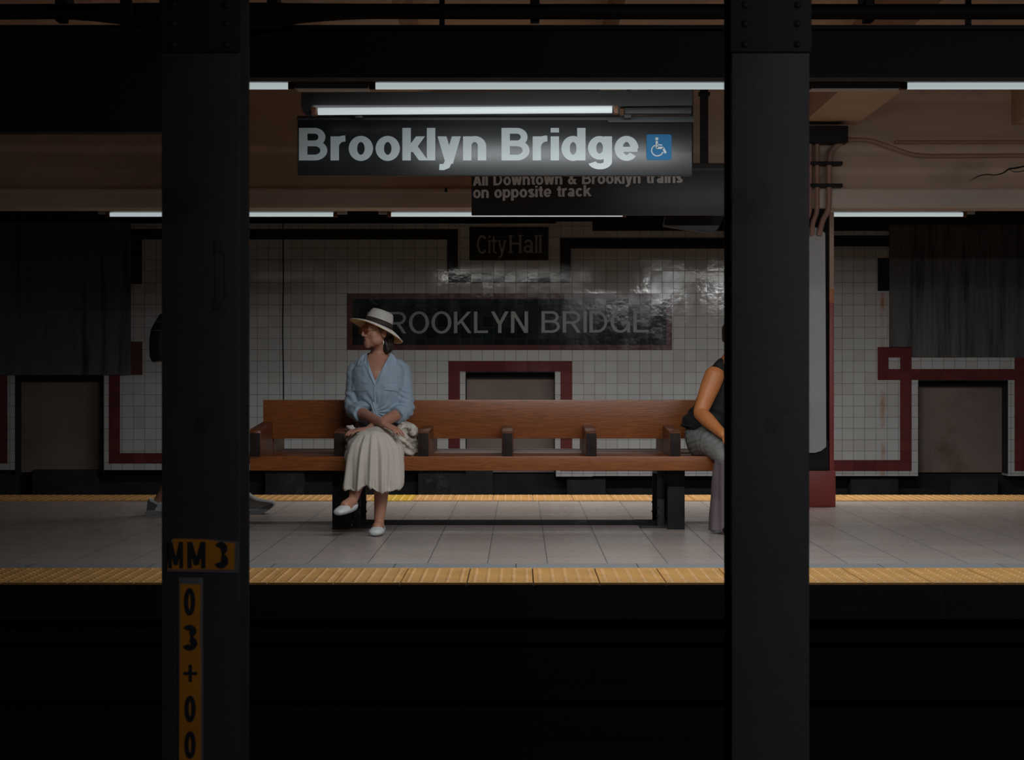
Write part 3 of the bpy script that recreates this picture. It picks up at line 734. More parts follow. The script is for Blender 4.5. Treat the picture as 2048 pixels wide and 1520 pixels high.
for Y in (328, 372):
    a, b = P(1618, Y+4, 12.24), P(1682, Y-3, 12.24); bm = bm_new(); box(bm, a.x, b.x, 12.17, 12.262, a.z, b.z, .003)
    tag(obj('conduit_strap', bm, M_black_paint), 'black strap clamping the vertical conduits, '+('upper' if Y < 350 else 'lower')+' one', 'strap', 'conduit straps')
bm = bm_new(); tube(bm, [P(1684, 279, 12.21), P(1725, 279, 12.21), P(1750, 283, 12.21), P(1790, 297, 12.21), P(1820, 307, 12.21), P(1850, 311, 12.21), P(1890, 311.5, 12.21), P(1960, 311, 12.21), P(2080, 310, 12.21), P(2200, 309, 12.21)], .014, 10, 6)
tag(obj('conduit', bm, M_pipe), 'tan conduit curving down from the junction box then running right', 'conduit')
bm = bm_new(); tube(bm, [P(1790, 284, 12.24), P(1950, 284, 12.24), P(2200, 283, 12.24)], .013, 10, 2)
tag(obj('conduit', bm, M_pipe), 'straight tan conduit high on the far girder at right edge', 'conduit')
bm = bm_new(); p = P(892, 381, 12.26); box(bm, p.x-.010, p.x+.010, p.y-.01, p.y+.02, p.z-.012, p.z+.02, .002); tag(obj('cable_clip', bm, M_dark), 'tiny dark clip on the ledge of the far tan girder left of the direction sign', 'clip')

# ------------------------------------------------------------------ bench
BX0, BX1 = -1.645, 1.50
be = thing('platform_bench', 'long oiled wooden double sided bench with armrests on the platform', 'bench', (0, 10.85, 0))
YF, YB, ZS = 10.35, 10.85, .46
bm = bm_new(); box(bm, BX0, BX1, YF, YF+.035, .372, ZS, .006); obj('seat_front_rail', bm, M_wood, be)
bm = bm_new(); box(bm, BX0, BX1, YF+.035, YB-.06, .425, ZS-.004, .005); obj('seat', bm, M_wood, be)
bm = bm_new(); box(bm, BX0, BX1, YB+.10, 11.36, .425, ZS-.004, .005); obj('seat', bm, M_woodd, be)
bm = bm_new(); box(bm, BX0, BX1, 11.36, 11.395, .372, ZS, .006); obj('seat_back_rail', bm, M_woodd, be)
bm = bm_new(); box(bm, -1.64, 1.495, YB, YB+.040, .548, .795, .006); obj('backrest', bm, M_wood, be)
AX = [-1.612, -1.10, -.588, -.077, .434, .945, 1.456]
for i, x in enumerate(AX):
    t = .034
    zt = .613
    def arm(y0, y1, zf, zb, nm_, fr):
        bm = bm_new(); n = 4
        pr = [(y0, ZS-.012), (y0, zf-.02), (y0+fr*.006, zf-.006), (y0+fr*.02, zf), (y1, zb), (y1, ZS-.012)]
        a = [bm.verts.new((x-t, y, z)) for y, z in pr]; b = [bm.verts.new((x+t, y, z)) for y, z in pr]
        bm.faces.new(a); bm.faces.new(b[::-1])
        for k in range(len(pr)): bm.faces.new((a[k], b[k], b[(k+1) % len(pr)], a[(k+1) % len(pr)]))
        bmesh.ops.bevel(bm, geom=bm.edges[:], offset=.003, segments=1, affect='EDGES')
        o = obj(nm_, bm, M_woody, be); return o
    if i == 0: a_ = arm(YF-.004, YB, .625, .655, 'armrest', 1)
    else: a_ = arm(YF+.004, YB, zt, .632, 'armrest', 1)
    arm(11.39, YB+.04, zt, .632, 'rear_armrest', -1)
    bm = bm_new(); y = YF+.004 if i else YF-.004; box(bm, x-t+.003, x+t-.003, y-.003, y+.003, ZS-.002, zt-.012, .002); obj('end_cap', bm, M_end, a_)
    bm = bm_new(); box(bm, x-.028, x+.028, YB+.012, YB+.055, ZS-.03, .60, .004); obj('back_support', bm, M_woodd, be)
for X in (683.5, 1351.5):
    x = (X-VX)/(F/10.53); fx = 1 if X < 1000 else -1
    hw = .053 if X > 1000 else .056
    bm = bm_new(); box(bm, x-hw, x+hw, 10.50, 10.56, 0, .425, .004); obj('front_leg', bm, M_leg, be)
    bm = bm_new(); box(bm, x-hw, x+hw, 11.14, 11.20, 0, .425, .004); obj('rear_leg', bm, M_leg, be)
    bm = bm_new(); box(bm, x-hw+.01, x+hw-.01, 10.56, 11.14, .36, .425, .004); obj('cross_bearer', bm, M_leg, be)
    xm = x+fx*.085
    for yy in (10.62, 11.02):
        bm = bm_new(); box(bm, xm-.022, xm+.022, yy, yy+.012, .008, .425, .002); box(bm, xm-.006, xm+.006, yy+.01, yy+.05, .008, .425, .001)
        box(bm, xm-(.03 if fx > 0 else .13), xm+(.13 if fx > 0 else .03), yy-.03, yy+.07, 0, .012, .002)
        br = obj('steel_bracket', bm, M_fix, be)
        for k in (-1, 1):
            bm = bm_new(); ellip(bm, (xm+fx*.02, yy-.004, .10+.03*k), (.008, .008, .008), u=8, v=6); obj('bolt', bm, M_leg, br)
bm = bm_new(); box(bm, -1.02, .92, 10.80, 10.85, .001, .030, .002); obj('floor_rail', bm, M_leg, be)

# ------------------------------------------------------------------ people
def skinmat(name, col, rough=.45):
    m = surf(name, col, rough, .08, 9, .0005, 40, spec=.45)
    b = m.node_tree.nodes['Principled BSDF']; b.inputs['Subsurface Weight'].default_value = .12; b.inputs['Subsurface Scale'].default_value = .01
    return m
M_skin = skinmat('light_skin', (.42, .20, .135)); M_skin2 = skinmat('tanned_skin', (.50, .18, .06), .5); M_skin3 = skinmat('leg_skin', (.30, .125, .085))
M_lips = surf('lips', (.22, .06, .05), .4)
M_hair = surf('dark_hair', (.018, .013, .011), .5, .3, 30, .001, 90, stretch=(1, 1, .2))
M_shirt = surf('light_blue_chambray', (.275, .36, .445), .8, .07, 14, .0010, 150, sheen=.2)
M_shirtd = surf('blue_chambray_trim', (.30, .385, .475), .8, .06, 14, .0008, 150)
M_skirt = surf('cream_skirt_cloth', (.50, .445, .39), .8, .05, 10, .0006, 120, sheen=.2)
M_hat = surf('pale_hat_straw', (.90, .87, .84), .7, .05, 20, .0008, 160)
M_hatu = surf('hat_underside_straw', (.80, .52, .22), .7, .06, 20, .0006, 160)
M_band = surf('hat_band', (.035, .028, .022), .7, .1, 20)
M_shoe = surf('white_leather', (.62, .63, .64), .35, .05, 10)
M_lens = surf('rose_lens', (.30, .06, .035), .12, .1, 10)
M_gold = surf('gold_wire', (.25, .14, .07), .3, .1, 10, metal=1)
M_lace = surf('cream_knit', (.55, .50, .43), .85, .12, 40, .003, 70, dirt=(.16, .13, .10), dirts=(.56, .66), dscale=55)
M_blackc = surf('black_knit', (.004, .004, .005), .8, .2, 12, .001, 90)
M_greyc = surf('grey_trousers', (.23, .23, .22), .75, .10, 10, .001, 120)
M_mauve = surf('mauve_trouser_leg', (.13, .095, .105), .75, .10, 10, .001, 120)
M_sole = surf('clear_grey_sole', (.20, .21, .21), .25, .2, 12)
M_sneak = surf('grey_mesh_sneaker', (.40, .42, .44), .7, .12, 30, .0008, 150)
M_sneakd = surf('charcoal_sneaker_heel', (.07, .075, .08), .5, .12, 20)
M_bag = surf('black_nylon', (.006, .006, .007), .6, .2, 12, .001, 60)
M_piping = surf('grey_piping', (.10, .10, .10), .5, .1, 12)

def hand(bm, wrist, tip, palm_n, flip=1, r=.0085, curl=.35, spread=.8, L=None):
    """palm, five unequal bent fingers and a side thumb; palm_n points out of the palm"""
    w_, t_ = Vector(wrist), Vector(tip); ax = (t_-w_); L = L or ax.length; ax.normalize()
    n = Vector(palm_n); n = (n-ax*n.dot(ax)).normalized(); sd = ax.cross(n).normalized()*flip
    pl = L*.50
    tube(bm, [w_-ax*.01, w_+ax*pl*.3, w_+ax*pl*.75, w_+ax*pl], [(.023, .016), (.031, .015), (.037, .0135), (.035, .011)], 14, 3, up=n, caps='round')
    for k, (off, ln, dz) in enumerate(((-.027, .44, .0), (-.009, .50, .004), (.009, .47, .003), (.026, .37, -.002))):
        b0 = w_+ax*(pl*.88)+sd*off; l = L*ln; d1 = (ax+sd*off*spread*4).normalized()
        p1 = b0+d1*l*.45+n*l*.04; d2 = (d1+n*curl*1.3).normalized(); p2 = p1+d2*l*.33; d3 = (d1+n*curl*2.6).normalized(); p3 = p2+d3*l*.24
        tube(bm, [b0, p1, p2, p3], [r*1.1, r, r*.92, r*.78], 9, 3, up=n, caps='round')
    b0 = w_+ax*pl*.25-sd*.020; d1 = (ax*.75-sd*.75+n*.2).normalized(); p1 = b0+d1*L*.20; p2 = p1+(ax*.95-sd*.25+n*.3).normalized()*L*.16; p3 = p2+(ax-sd*.05+n*.35).normalized()*L*.12
    tube(bm, [b0, p1, p2, p3], [r*1.5, r*1.25, r*1.05, r*.85], 9, 3, up=n, caps='round')
def headframe(c, yaw, pitch=0, roll=0):
    """local axes: x = person's right hand side seen from behind, y = forward, z = up"""
    return Matrix.Translation(Vector(c)) @ (Matrix.Rotation(yaw, 4, 'Z') @ Matrix.Rotation(pitch, 4, 'X') @ Matrix.Rotation(roll, 4, 'Y'))
def head(bm, M, k=1.0):
    rot = M.to_3x3()
    def E_(c, r, rr=None): ellip(bm, M @ (Vector(c)*k), [a*k for a in r], rot if rr is None else rot @ rr, 24, 16)
    E_((0, -.012, .030), (.074, .094, .086))
    E_((0, .018, -.020), (.062, .070, .075))
    E_((0, .040, -.068), (.046, .046, .038))
    E_((0, .066, -.096), (.023, .020, .020))
    for s in (-1, 1):
        E_((s*.028, .040, -.034), (.034, .033, .044))       # cheeks
        E_((s*.040, .020, -.060), (.024, .046, .034))       # jaw
        E_((s*.073, -.010, -.018), (.008, .019, .031))      # ears
        E_((s*.078, -.014, -.008), (.006, .015, .018))
        E_((s*.032, .078, .022), (.026, .012, .009))        # brow
        E_((s*.030, .074, -.001), (.014, .012, .010))       # eyes under the lids
    tube(bm, [M @ (Vector(p)*k) for p in ((0, .082, .012), (0, .094, -.010), (0, .104, -.030), (0, .096, -.040))], [.0075*k, .0080*k, .0095*k, .008*k], 10, 3, caps='round')
    for s in (-1, 1): E_((s*.010, .093, -.037), (.008, .010, .007))
    E_((0, .078, -.066), (.025, .014, .018)); E_((0, .070, -.080), (.030, .019, .034))

# ---- woman with the hat, sitting cross-legged
wo = thing('person', 'seated woman in cream sun hat, light blue tied shirt and long cream skirt', 'person', P(757, 1060, 10.5))
HC = P(754, 661, 10.50); a = 55
hd = headframe(HC, R(180-a), R(2), 0)
# local frame check: rotation by (180-a) takes +y to (-sin(180-a), cos(180-a)) = (-sin a, -cos a)
ht = Matrix.Translation(P(755.5, 652, 10.53)) @ Matrix.Rotation(R(18.5), 4, 'Y') @ Matrix.Rotation(R(-7), 4, 'X')
hti = ht.inverted()
def hcut(c, k): p = hti @ c; return p.z > k and p.xy.length < .14 and c.z > HC.z
bm = bm_new(); head(bm, hd, .98)
tube(bm, [P(757, 684, 10.56), P(757, 700, 10.575), P(757, 722, 10.58)], [(.050, .052), (.047, .052), (.058, .060)], 16, 4)
tube(bm, [P(757, 882, 10.68), P(757, 845, 10.66), P(757, 800, 10.62), P(757, 765, 10.575), P(757, 738, 10.57), P(757, 722, 10.58), P(757, 712, 10.585)],
     [(.150, .11), (.125, .10), (.118, .088), (.135, .102), (.150, .094), (.120, .070), (.060, .050)], 20, 4)
# the open neckline shows collarbones and upper chest
tube(bm, [P(752, 768, 10.492), P(754, 748, 10.492), P(755, 730, 10.520), P(757, 714, 10.555)], [(.040, .03), (.070, .03), (.085, .032), (.072, .04)], 18, 4)
tube(bm, [P(726, 727, 10.59), P(742, 716, 10.58), P(757, 706, 10.575), P(772, 716, 10.58), P(788, 727, 10.59)], [.020, .028, .040, .028, .020], 14, 4)
tube(bm, [P(729, 722, 10.535), P(752, 730, 10.498), P(757, 730, 10.498), P(780, 722, 10.535)], .010, 8, 3)
# arms: shoulder, elbow, wrist; viewer's left arm lies on top
Ls, Le, Lw, Lt = P(712, 742, 10.60), P(706, 818, 10.58), P(768, 848, 10.23), P(800, 858, 10.17)
Rs, Re, Rw, Rt = P(803, 742, 10.60), P(812, 820, 10.58), P(738, 858, 10.30), P(704, 864, 10.26)
tube(bm, [Ls, (Ls+Le)/2, Le], [.050, .045, .040], 14, 4, caps='round'); tube(bm, [Le, Le*.6+Lw*.4, Lw], [.040, .036, .024], 14, 4, caps='round')
tube(bm, [Rs, (Rs+Re)/2, Re], [.050, .045, .040], 14, 4, caps='round'); tube(bm, [Re, Re*.6+Rw*.4, Rw], [.040, .036, .024], 14, 4, caps='round')
hand(bm, Lw, P(812, 868, 10.13), (-.1, .15, -1), -1, .0078, .32, L=.165)
hand(bm, Rw, P(700, 862, 10.24), (0, .1, -1), 1, .0078, .35, L=.165)
# legs: her left leg crosses over
HL, HR = P(785, 885, 10.62), P(730, 885, 10.62)
KL, KR = P(738, 884, 10.12), P(768, 902, 10.15)
AL, AR = P(706, 1000, 10.07), P(758, 1046, 10.17)
tube(bm, [HL, (HL+KL)/2, KL], [.085, .075, .058], 16, 4, caps='round'); tube(bm, [HR, (HR+KR)/2, KR], [.085, .075, .056], 16, 4, caps='round')
tube(bm, [KL, KL*.7+AL*.3+Vector((0, .02, 0)), KL*.35+AL*.65+Vector((0, .012, 0)), AL], [.056, .056, .042, .029], 14, 4, caps='round')
tube(bm, [KR, KR*.7+AR*.3+Vector((0, .03, 0)), KR*.35+AR*.65+Vector((0, .02, 0)), AR], [.055, .056, .042, .029], 14, 4, caps='round')
def foot(bm, A, heel, toe, grow=0.0, sole_only=False):
    heel, toe = Vector(heel), Vector(toe); m = heel.lerp(toe, .5)
    if not sole_only: tube(bm, [A, A.lerp(heel.lerp(toe, .30), .6)+Vector((0, 0, .01)), heel.lerp(toe, .55)+Vector((0, 0, .018))], [.030, .034, .032], 14, 3, caps='round')
    tube(bm, [heel, heel.lerp(toe, .25), heel.lerp(toe, .6), heel.lerp(toe, .85), toe], [(.026+grow, .027+grow), (.030+grow, .032+grow*.6), (.039+grow, .026+grow*.6), (.037+grow, .020+grow*.5), (.024+grow, .015+grow*.4)], 16, 4, up=(0, 0, 1), caps='round')
fl = (P(707, 1010, 10.07), P(675, 1025, 9.94)); fr = (P(761, 1056, 10.20), P(749, 1066, 10.04))
foot(bm, AL, *fl); foot(bm, AR, *fr)
bd = bake(bm, .0040, 6, cut=lambda c, n: hcut(c, .004))
body_bvh = BVHTree.FromBMesh(bd)
obj('body', bd, M_skin, wo, angle=180, fix=False)
# shoes: closed toe flats, open behind the instep
for A, (h, t), zc in ((AL, fl, 0), (AR, fr, 0)):
    bm = bm_new(); foot(bm, A, h, t, .006, True)
    ax = (t-h).normalized()
    b = bake(bm, .0032, 3, cut=lambda c, n, h=h, t=t, ax=ax: (c-h).dot(ax) < (t-h).length*.52 and n.z > .25 and (c-h).dot(ax) > -.012)
    bmesh.ops.solidify(b, geom=b.faces[:], thickness=.002)
    obj('shoe', b, M_shoe, wo, angle=180)
# lips, sunglasses, earring
bm = bm_new()
for z, y, rx, rz in ((-.0605, .0900, .019, .0038), (-.0685, .0890, .016, .0045)): ellip(bm, hd @ (Vector((0, y, z))*.98), (rx, .0045, rz), hd.to_3x3(), 14, 8)
obj('lips', bm, M_lips, wo, angle=180)
gl = bm_new()
for s in (-1, 1): ellip(gl, hd @ (Vector((s*.033, .097, -.004))*.98), (.0225, .0035, .020), hd.to_3x3() @ Matrix.Rotation(R(-s*12), 3, 'Z'), 18, 8)
sgo = obj('sunglasses', gl, M_lens, wo, angle=180); sgo['label'] = 'sunglasses with round rose lenses'
bm = bm_new()
for s in (-1, 1):
    pts = [hd @ (Vector((s*.033+.0235*math.cos(t), .098-abs(.0235*math.cos(t))*.0, -.004+.021*math.sin(t)))*.98) for t in [2*PI*i/20 for i in range(20)]]
    tube(bm, pts, [.0014]*20, 6, 1, closed=True)
    tube(bm, [hd @ Vector((s*.056, .096, .004)), hd @ Vector((s*.070, .060, .004)), hd @ Vector((s*.078, -.005, .002))], .0016, 6, 3)
tube(bm, [hd @ Vector((-.011, .104, 0)), hd @ Vector((0, .108, .004)), hd @ Vector((.011, .104, 0))], .0014, 6, 3)
obj('glasses_frame', bm, M_gold, sgo, angle=180)
bm = bm_new(); er = P(767, 685, 10.43)
tube(bm, [er+Vector((0, 0, .012)), er, er-Vector((0, 0, .012))], [.0015, .005, .0015], 8, 2); obj('earring', bm, M_shoe, wo, angle=180)
# hair: a cap under the hat and a low bun at the nape
bm = bm_new()
ellip(bm, hd @ Vector((0, -.022, .026)), (.078, .086, .080), hd.to_3x3())
tube(bm, [hd @ Vector((.01, -.070, -.02)), hd @ Vector((.0, -.080, -.055)), hd @ Vector((.0, -.082, -.090)), hd @ Vector((0, -.078, -.125))], [(.040, .028), (.040, .032), (.038, .032), (.024, .022)], 16, 4, caps='round')
for s in (-1, 1): tube(bm, [hd @ Vector((s*.062, .035, .030)), hd @ Vector((s*.076, .0, .016)), hd @ Vector((s*.066, -.05, -.01))], [.012, .014, .022], 10, 3, caps='round')
def strand(c, n): return c+n*(.0018*math.sin(260*(c.x+c.z*.3)+60*c.y))
obj('hair', bake(bm, .004, 3, strand, lambda c, n: hcut(c, .006)), M_hair, wo, angle=180, fix=False)
# hat: oval crown, flat top with a soft crease, wide drooping brim
bm = bm_new(); seg = 48
def hatp(r, z, j, fx=1.0):
    t = 2*PI*j/seg; x, y = math.cos(t), math.sin(t)
    fr_ = -(x*.82+y*.57)       # +1 at the forehead, -1 at the nape
    rr = max(0, r-.092)/.09
    dz = rr*(-.010+(.030*fr_ if fr_ < 0 else .012*fr_))-.018*rr*rr+ .004*rr*math.sin(3*t+1)
    return ht @ Vector((x*r, y*r*.97, z+dz))
prof = [(.002, .094), (.030, .096), (.052, .099), (.064, .096), (.072, .086), (.0805, .060), (.088, .02), (.092, .002)]
rings = []
for r_, z_ in prof: rings.append([bm.verts.new(hatp(r_, z_, j)) for j in range(seg)])
for A_, B_ in zip(rings[:-1], rings[1:]):
    for j in range(seg): bm.faces.new((A_[j], A_[(j+1) % seg], B_[(j+1) % seg], B_[j]))
bm.faces.new(rings[0])
bmesh.ops.solidify(bm, geom=bm.faces[:], thickness=.002)
hato = obj('hat', bm, M_hat, wo, angle=180)
def brim(dz, m, nm):
    bm = bm_new(); rings = []
    for r_ in (.090, .10, .115, .13, .145, .160, .176):
        rings.append([bm.verts.new(hatp(r_, .001+dz, j)) for j in range(seg)])
    for A_, B_ in zip(rings[:-1], rings[1:]):
        for j in range(seg): bm.faces.new((A_[j], A_[(j+1) % seg], B_[(j+1) % seg], B_[j]))
    bmesh.ops.recalc_face_normals(bm, faces=bm.faces[:]); bmesh.ops.solidify(bm, geom=bm.faces[:], thickness=.0016)
    return obj(nm, bm, m, hato, angle=180)
brim(.0015, M_hat, 'brim'); brim(-.0045, M_hatu, 'brim_lining')
bm = bm_new(); tube(bm, [hatp(.1765, .001, j) for j in range(seg)], [.0022]*seg, 6, 1, closed=True); obj('brim_edge', bm, M_hat, hato, angle=180)
bm = bm_new()
lo = [bm.verts.new(hatp(.0935, .002, j)) for j in range(seg)]; hi = [bm.verts.new(hatp(.0868, .035, j)) for j in range(seg)]
for j in range(seg): bm.faces.new((lo[j], lo[(j+1) % seg], hi[(j+1) % seg], hi[j]))
bmesh.ops.recalc_face_normals(bm, faces=bm.faces[:]); bmesh.ops.solidify(bm, geom=bm.faces[:], thickness=.0015)
obj('hat_band', bm, M_band, hato, angle=180)
# shirt
bm = bm_new()
tube(bm, [P(757, 850, 10.66), P(757, 836, 10.645), P(757, 815, 10.62), P(757, 785, 10.59), P(757, 760, 10.57), P(757, 740, 10.57), P(757, 726, 10.58), P(757, 716, 10.585)],
     [(.128, .108), (.136, .118), (.148, .118), (.158, .120), (.168, .122), (.166, .108), (.130, .086), (.085, .070)], 24, 4, caps='round')
def sleeve(s, e, w_, f):
    tube(bm, [s+Vector((0, 0, .012)), s*.5+e*.5, e], [.060, .056, .056], 18, 5, caps='round')
    m = e.lerp(w_, f); tube(bm, [e, e.lerp(m, .6), m], [.055, .056, .050], 18, 4, caps=True)
    tube(bm, [e.lerp(m, .55), m], [.060, .056], 18, 1, caps=True)
sleeve(Ls, Le, Lw, .30); sleeve(Rs, Re, Rw, .28)
ellip(bm, P(725, 728, 10.59), (.060, .060, .038)); ellip(bm, P(790, 728, 10.59), (.060, .060, .038))
knot = P(750, 822, 10.48)
def folds(c, n):
    k = P(750, 824, 10.50); d = Vector((c.x-k.x, 0, c.z-k.z)); r = d.length
    out = 0.0
    if r < .17 and n.y < .3 and abs(c.x-k.x) < .14:   # gathers running to the knot
        a_ = math.atan2(d.z, d.x); out += .0055*math.sin(a_*15+1.5*math.sin(r*30))*min(1, r/.04)*max(0, 1-r/.17)
    side = abs(c.x-P(757, 0, 10.6).x)
    if side > .125: out += .0030*math.sin(c.z*130+c.x*70+6*fbm(c, 9))*(1 if c.z < .86 else .25)
    out += .004*fbm(c, 16)+.0022*fbm(c, 34)
    return c+n*out
xc = P(752, 0, 10.5).x; zv = P(0, 768, 10.47).z; zt = P(0, 706, 10.5).z
def vneck(c, n):
    if c.z > P(0, 716, 10.5).z and abs(c.x-P(757, 0, 10.5).x) < .066: return True
    if c.y > 10.575: return False
    f_ = (c.z-zv)/(zt-zv)
    return f_ > 0 and abs(c.x-(xc+.012*f_)) < .002+.070*f_ and n.y < .2
sb = bake(bm, .0045, 3, folds, vneck)
sh_bvh = BVHTree.FromBMesh(sb)
shirt = obj('shirt', sb, M_shirt, wo, angle=180, fix=False)
def qz(X, Y, d=10.48): p = P(X, Y, d); return (p.x, p.z)
def patch(nm, pts, off=.004, th=.003, d=10.48, mat=None): return obj(nm, drape([qz(*p, d) for p in pts], [sh_bvh, body_bvh], off, th), mat or M_shirtd, shirt, angle=50)
patch('lapel', [(751, 772), (747, 764), (737, 745), (727, 730), (722, 731), (714, 731), (716, 722), (724, 710), (730, 706), (732, 713), (742, 738), (751.5, 762)], .008)
patch('lapel', [(750.5, 771), (751, 762), (765, 738), (776, 716), (781, 706), (790, 713), (793, 724), (792, 731), (784, 729), (779, 733), (777, 741), (768, 750), (757, 763)], .008)
patch('pocket_flap', [(704, 781), (704, 768), (722, 768), (736, 770), (736, 780), (722, 783)], .005, .004)
patch('pocket_flap', [(768, 768), (797, 768), (797, 784), (784, 781), (769, 780)], .005, .004)
patch('placket', [(748.5, 770), (753, 770), (753, 810), (748.5, 810)], .003, .002)
bm = bm_new()
k = P(748, 813, 10.465)
ellip(bm, k, (.025, .022, .027)); tube(bm, [k+Vector((-.005, -.01, .018)), k+Vector((.004, -.022, 0)), k+Vector((.008, -.016, -.04)), k+Vector((.022, -.012, -.085))], [(.018, .012), (.022, .012), (.020, .008), (.010, .004)], 12, 4, caps='round')
tube(bm, [k+Vector((.0, -.008, -.01)), k+Vector((-.004, -.012, -.04)), k+Vector((-.018, -.008, -.065))], [(.016, .01), (.014, .008), (.008, .004)], 12, 4, caps='round')
obj('knot', bake(bm, .003, 2, lambda c, n: c+n*.002*math.sin(c.x*420+c.z*150)), M_shirtd, shirt, angle=180, fix=False)
# skirt
dc = P(745, 0, 10.10)
bm = bm_new()
tube(bm, [P(757, 892, 10.70), P(757, 868, 10.68), P(757, 846, 10.66)], [(.175, .14), (.165, .135), (.135, .115)], 22, 3, caps='round')
tube(bm, [HL, (HL+KL)/2+Vector((0, 0, .01)), KL+Vector((0, 0, -.004))], [.105, .098, .078], 18, 4, caps='round')
tube(bm, [HR, (HR+KR)/2, KR], [.105, .095, .074], 18, 4, caps='round')
zs = [861, 874, 892, 915, 940, 962, 981]
ws = [(748, .060, .045), (747, .110, .075), (746, .150, .095), (745, .162, .108), (744, .164, .112), (743, .166, .114), (742, .168, .116)]
tube(bm, [P(c, y, 10.11) for y, (c, _, _) in zip(zs, ws)], [(a_, b_) for _, b_, a_ in ws], 28, 4, up=(1, 0, 0), caps=True)
tube(bm, [P(784, 870, 10.40), P(793, 892, 10.28), P(795, 930, 10.20), P(793, 975, 10.17)], [(.04, .05), (.035, .05), (.035, .045), (.035, .04)], 16, 4, caps='round')
tube(bm, [P(716, 868, 10.42), P(703, 890, 10.30), P(698, 915, 10.2)], [(.03, .05), (.03, .05), (.02, .04)], 16, 4, caps='round')
def sfold(c, n):
    t = min(1, max(0, (.60-c.z)/.30)); a_ = math.atan2(c.x-dc.x, -(c.y-dc.y))
    out = 0.0
    if c.y < 10.34 and c.z < .60 and abs(n.z) < .85:
        out = (.003+.013*t)*math.sin(a_*9+.9*math.sin(a_*2+1)+1.6*t)+(.001+.005*t)*math.sin(a_*21+2)
    elif n.z > .3: out = .0025*math.sin((c.x-KL.x)*70+(c.y-KL.y)*30)+.003*fbm(c, 20)
    q_ = c+n*out
    if q_.y > 10.335: q_.z = max(q_.z, .461)
    if c.z < .34: # uneven hem, highest over the planted shin
        u = (c.x-P(733, 0, 10.1).x)
        q_.z += max(0, (.34-c.z)/.075)*(.042*math.exp(-((u-.012)/.036)**2)+.022*(1 if c.x > dc.x else 0)*max(0, (c.x-P(775, 0, 10.1).x))/.07+.004*math.sin(a_*9))
    return q_
skb = bake(bm, .0055, 4, sfold)
obj('skirt', skb, M_skirt, wo, angle=180, fix=False)

# crumpled knit bag beside her
bm = bm_new()
tube(bm, [P(806, 852, 10.55), P(820, 866, 10.52), P(826, 886, 10.50), P(822, 900, 10.48)], [(.040, .05), (.055, .06), (.058, .07), (.050, .06)], 18, 4, caps='round')
tube(bm, [P(796, 862, 10.36), P(806, 876, 10.34), P(815, 898, 10.42)], [(.030, .04), (.040, .05), (.045, .06)], 16, 4, caps='round')
tube(bm, [P(806, 900, 10.40), P(820, 903, 10.40), P(833, 902, 10.44)], [.020, .022, .018], 14, 4, caps='round')
tube(bm, [P(800, 858, 10.28), P(815, 852, 10.36), P(828, 866, 10.42), P(833, 880, 10.44)], [.012, .014, .014, .012], 10, 4, caps='round')
def seatfit(c):
    if c.y > 10.34: c.z = max(c.z, .459)
    return c
def crump(c, n): return seatfit(c+n*(.010*fbm(c, 14)+.006*math.sin(c.z*120+c.x*90+4*fbm(c, 9))+.004*fbm(c, 45)))
tag(obj('knit_bag', bake(bm, .0045, 1, crump), M_lace, None, angle=180, fix=False), 'crumpled cream knit bag lying on the bench right of the woman in the hat', 'bag')
bm = bm_new()
tube(bm, [P(702, 855, 10.36), P(705, 868, 10.36), P(701, 885, 10.38), P(695, 900, 10.40), P(692, 906, 10.42)], [(.028, .03), (.026, .03), (.03, .035), (.03, .04), (.022, .03)], 14, 4, caps='round')
def sc_f(c, n): return seatfit(c+n*(.007*math.sin(c.z*150+c.x*60)+.005*fbm(c, 30)))
tag(obj('scarf', bake(bm, .0045, 1, sc_f), M_lace, None, angle=180, fix=False), 'bit of bunched cream cloth at the left side of the seated woman\'s lap', 'scarf')

# ---- second seated person, mostly behind the right column
pe = thing('person', 'seated person in black sleeveless top and grey flared trousers, partly behind the right column', 'person', P(1430, 1060, 10.5))
yw = R(-45+180)
HC2 = P(1487, 668, 10.52); h2 = headframe(HC2, R(180+60), R(-8), 0)
bm = bm_new(); head(bm, h2, 1.0)
tube(bm, [P(1480, 690, 10.56), P(1470, 708, 10.58), P(1460, 726, 10.60)], [(.055, .057), (.055, .056), (.068, .066)], 16, 4)
tube(bm, [P(1420, 872, 10.64), P(1432, 835, 10.64), P(1446, 790, 10.61), P(1456, 750, 10.60), P(1462, 726, 10.60)], [(.11, .09), (.085, .085), (.09, .085), (.12, .09), (.08, .06)], 20, 4)
S1, E1, W1 = P(1430, 748, 10.48), P(1400, 826, 10.42), P(1447, 870, 10.17)
tube(bm, [S1, S1.lerp(E1, .3), S1.lerp(E1, .7), E1], [.062, .062, .052, .044], 16, 4, caps='round')
tube(bm, [E1, E1.lerp(W1, .3), E1.lerp(W1, .75), W1], [.044, .046, .034, .027], 16, 4, caps='round')
hand(bm, W1, P(1485, 895, 10.08), (.1, .2, -1), 1, .0085, .5, L=.175)
S3, E3, W3 = P(1500, 745, 10.72), P(1535, 815, 10.62), P(1500, 866, 10.40)
tube(bm, [S3, S3.lerp(E3, .5), E3], [.058, .050, .042], 16, 4, caps='round'); tube(bm, [E3, E3.lerp(W3, .5), W3], [.042, .038, .027], 16, 4, caps='round')
hand(bm, W3, P(1490, 885, 10.26), (0, .2, -1), -1, .0085, .5, L=.17)
for K_, A_ in ((P(1462, 905, 10.20), P(1440, 1040, 10.28)), (P(1520, 905, 10.24), P(1530, 1040, 10.28))):
    tube(bm, [P(1430, 885, 10.62), K_], [.08, .05], 14, 3, caps='round'); tube(bm, [K_, K_.lerp(A_, .4)+Vector((0, .02, 0)), A_], [.05, .05, .03], 14, 4, caps='round')
